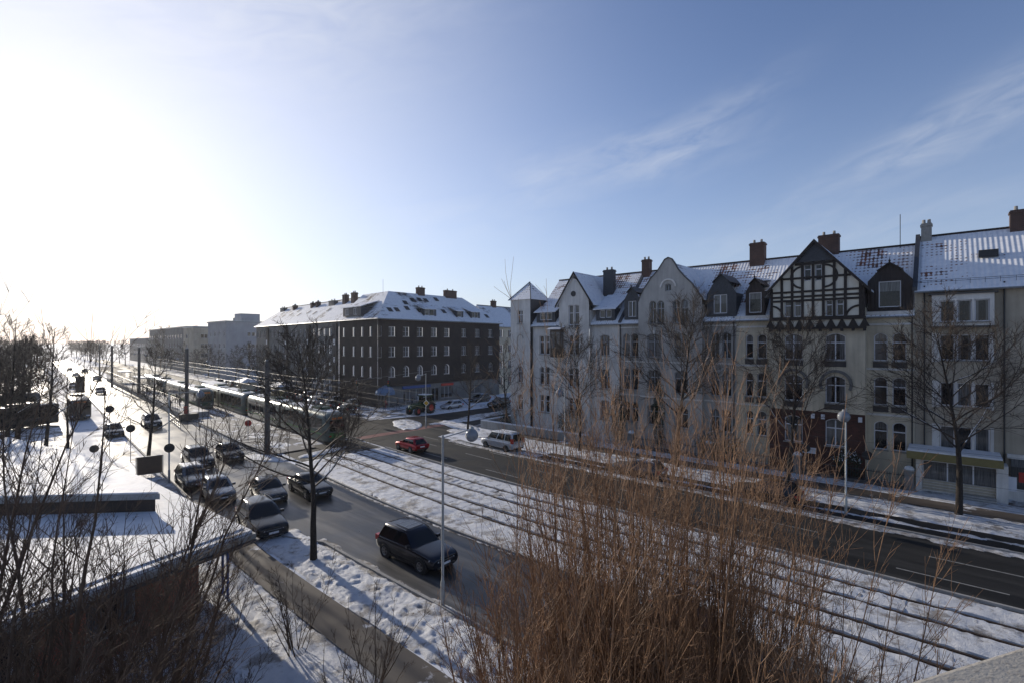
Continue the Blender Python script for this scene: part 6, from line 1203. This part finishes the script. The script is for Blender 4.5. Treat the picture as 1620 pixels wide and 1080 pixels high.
# people
def person(loc, rz, label, coat='cloth_dark', h=1.74, stride=.22, arm=.15):
    o = thing('person', label, 'person', loc, rz, 'people on foot'); k = h/1.74
    J = {'pelvis': (0, 0, .94), 'waist': (0, 0, 1.1), 'chest': (0, .01, 1.32), 'neck': (0, .01, 1.48), 'head0': (0, .02, 1.56), 'head1': (0, .03, 1.70)}
    vs, es, rs = [], [], []
    def v(p, r_, frm=None):
        vs.append(tuple(c*k for c in p)); rs.append((r_[0]*k, r_[1]*k) if isinstance(r_, tuple) else (r_*k, r_*k)); i = len(vs)-1
        if frm is not None: es.append((frm, i))
        return i
    pe = v(J['pelvis'], (.15, .12)); wa = v(J['waist'], (.15, .11), pe); ch = v(J['chest'], (.17, .12), wa); ne = v(J['neck'], .06, ch); h0 = v(J['head0'], .085, ne); h1 = v(J['head1'], .085, h0)
    for s in (-1, 1):
        hp = v((s*.10, 0, .86), .095, pe); kn = v((s*.10, s*stride*.5+.03, .48), .062, hp); an = v((s*.10, s*stride-.04, .09), .045, kn); v((s*.11, s*stride+.12, .04), .04, an)
        sh = v((s*.19, .0, 1.40), .065, ch); el = v((s*.24, -s*arm*.5, 1.12), .048, sh); wr_ = v((s*.24, -s*arm+.08, .88), .034, el); v((s*.235, -s*arm+.1, .79), .03, wr_)
    me = bpy.data.meshes.new('body'); me.from_pydata(vs, es, []); me.materials.append(MATS[coat]); b = bpy.data.objects.new('body', me); C.objects.link(b); b.parent = o
    sk = b.modifiers.new('skin', 'SKIN'); sk.use_smooth_shade = True
    for i, r_ in enumerate(rs): me.skin_vertices[0].data[i].radius = r_
    me.skin_vertices[0].data[0].use_root = True; b.modifiers.new('s', 'SUBSURF').render_levels = 1
    part('face', o, 'skin', lambda m: m.lathe([(.0, -.11), (.06, -.09), (.083, -.02), (.08, .04), (0, .06)], 10, (0, .05*k, 1.64*k)), 60); part('hair', o, 'timber', lambda m: m.lathe([(.10, -.02), (.105, .04), (.08, .10), (0, .13)], 10, (0, .015*k, 1.66*k)), 60)
    return o
for i, (x, y, a, c, lab) in enumerate(((22.1, 88.5, 10, 'cloth_dark', 'person in a dark coat standing on the platform end beside the mast'), (51.0, 70.9, 60, 'cloth_dark', 'person in dark clothes standing right of the blue awning entrance'), (48.6, 71.0, 200, 'cloth_red', 'person in a dull red coat near the bicycles'), (46.8, 68.8, 120, 'cloth_dark', 'person in dark clothes waiting by the traffic light'), (53.8, 70.6, 250, 'cloth_dark', 'person in dark clothes walking past the blue shop front'))):
    person((x, y, .86 if i == 0 else .0), R(a), lab, c)
for i, u in enumerate((19.2, 20.1, 19.6, 20.6, 19.0)): y = 92+i*7.5; person((u+off(y), y, .88), R(40+i*70), ['person in dark coat on the platform nearest the camera end', 'second waiting person along the railing platform', 'third waiting person along the railing platform', 'fourth waiting person along the railing platform', 'farthest waiting person on the railing platform'][i], 'cloth_dark')
# small street things
o = thing('kiosk_column', 'small white information stand beside the blue shop front', 'stand', (55.3, 70.3, 0), 0); part('panel', o, 'white_paint', lambda m: m.box(-.35, -.2, .1, .35, .2, 1.6)); part('pointed_top', o, 'white_paint', lambda m: m.prism([(-.45, 1.6), (.45, 1.6), (0, 2.1)], -.25, .25))
o = thing('grey_cabinet', 'grey roadside utility cabinet by the traffic light at the crossing', 'cabinet', (30.9, 57.3, 0), BEND); part('box', o, 'grey_render', lambda m: m.box(-.25, -.9, .1, .25, .9, 1.4)); part('plinth', o, 'concrete', lambda m: m.box(-.28, -.93, 0, .28, .93, .1))
# ================================================================ haze
hz = M('haze_air'); hz.n.remove(hz.b); pv = hz.n.new('ShaderNodeVolumePrincipled'); pv.inputs['Density'].default_value = .00013; pv.inputs['Anisotropy'].default_value = .55; pv.inputs['Color'].default_value = (.93, .95, 1.0, 1)
hz.l.new(pv.outputs[0], [n for n in hz.n if n.type == 'OUTPUT_MATERIAL'][0].inputs['Volume'])
hb = MB(); hb.box(-420, -120, -1.2, 640, 760, 30); tag(build('haze', hb, 'haze_air'), kind='stuff')
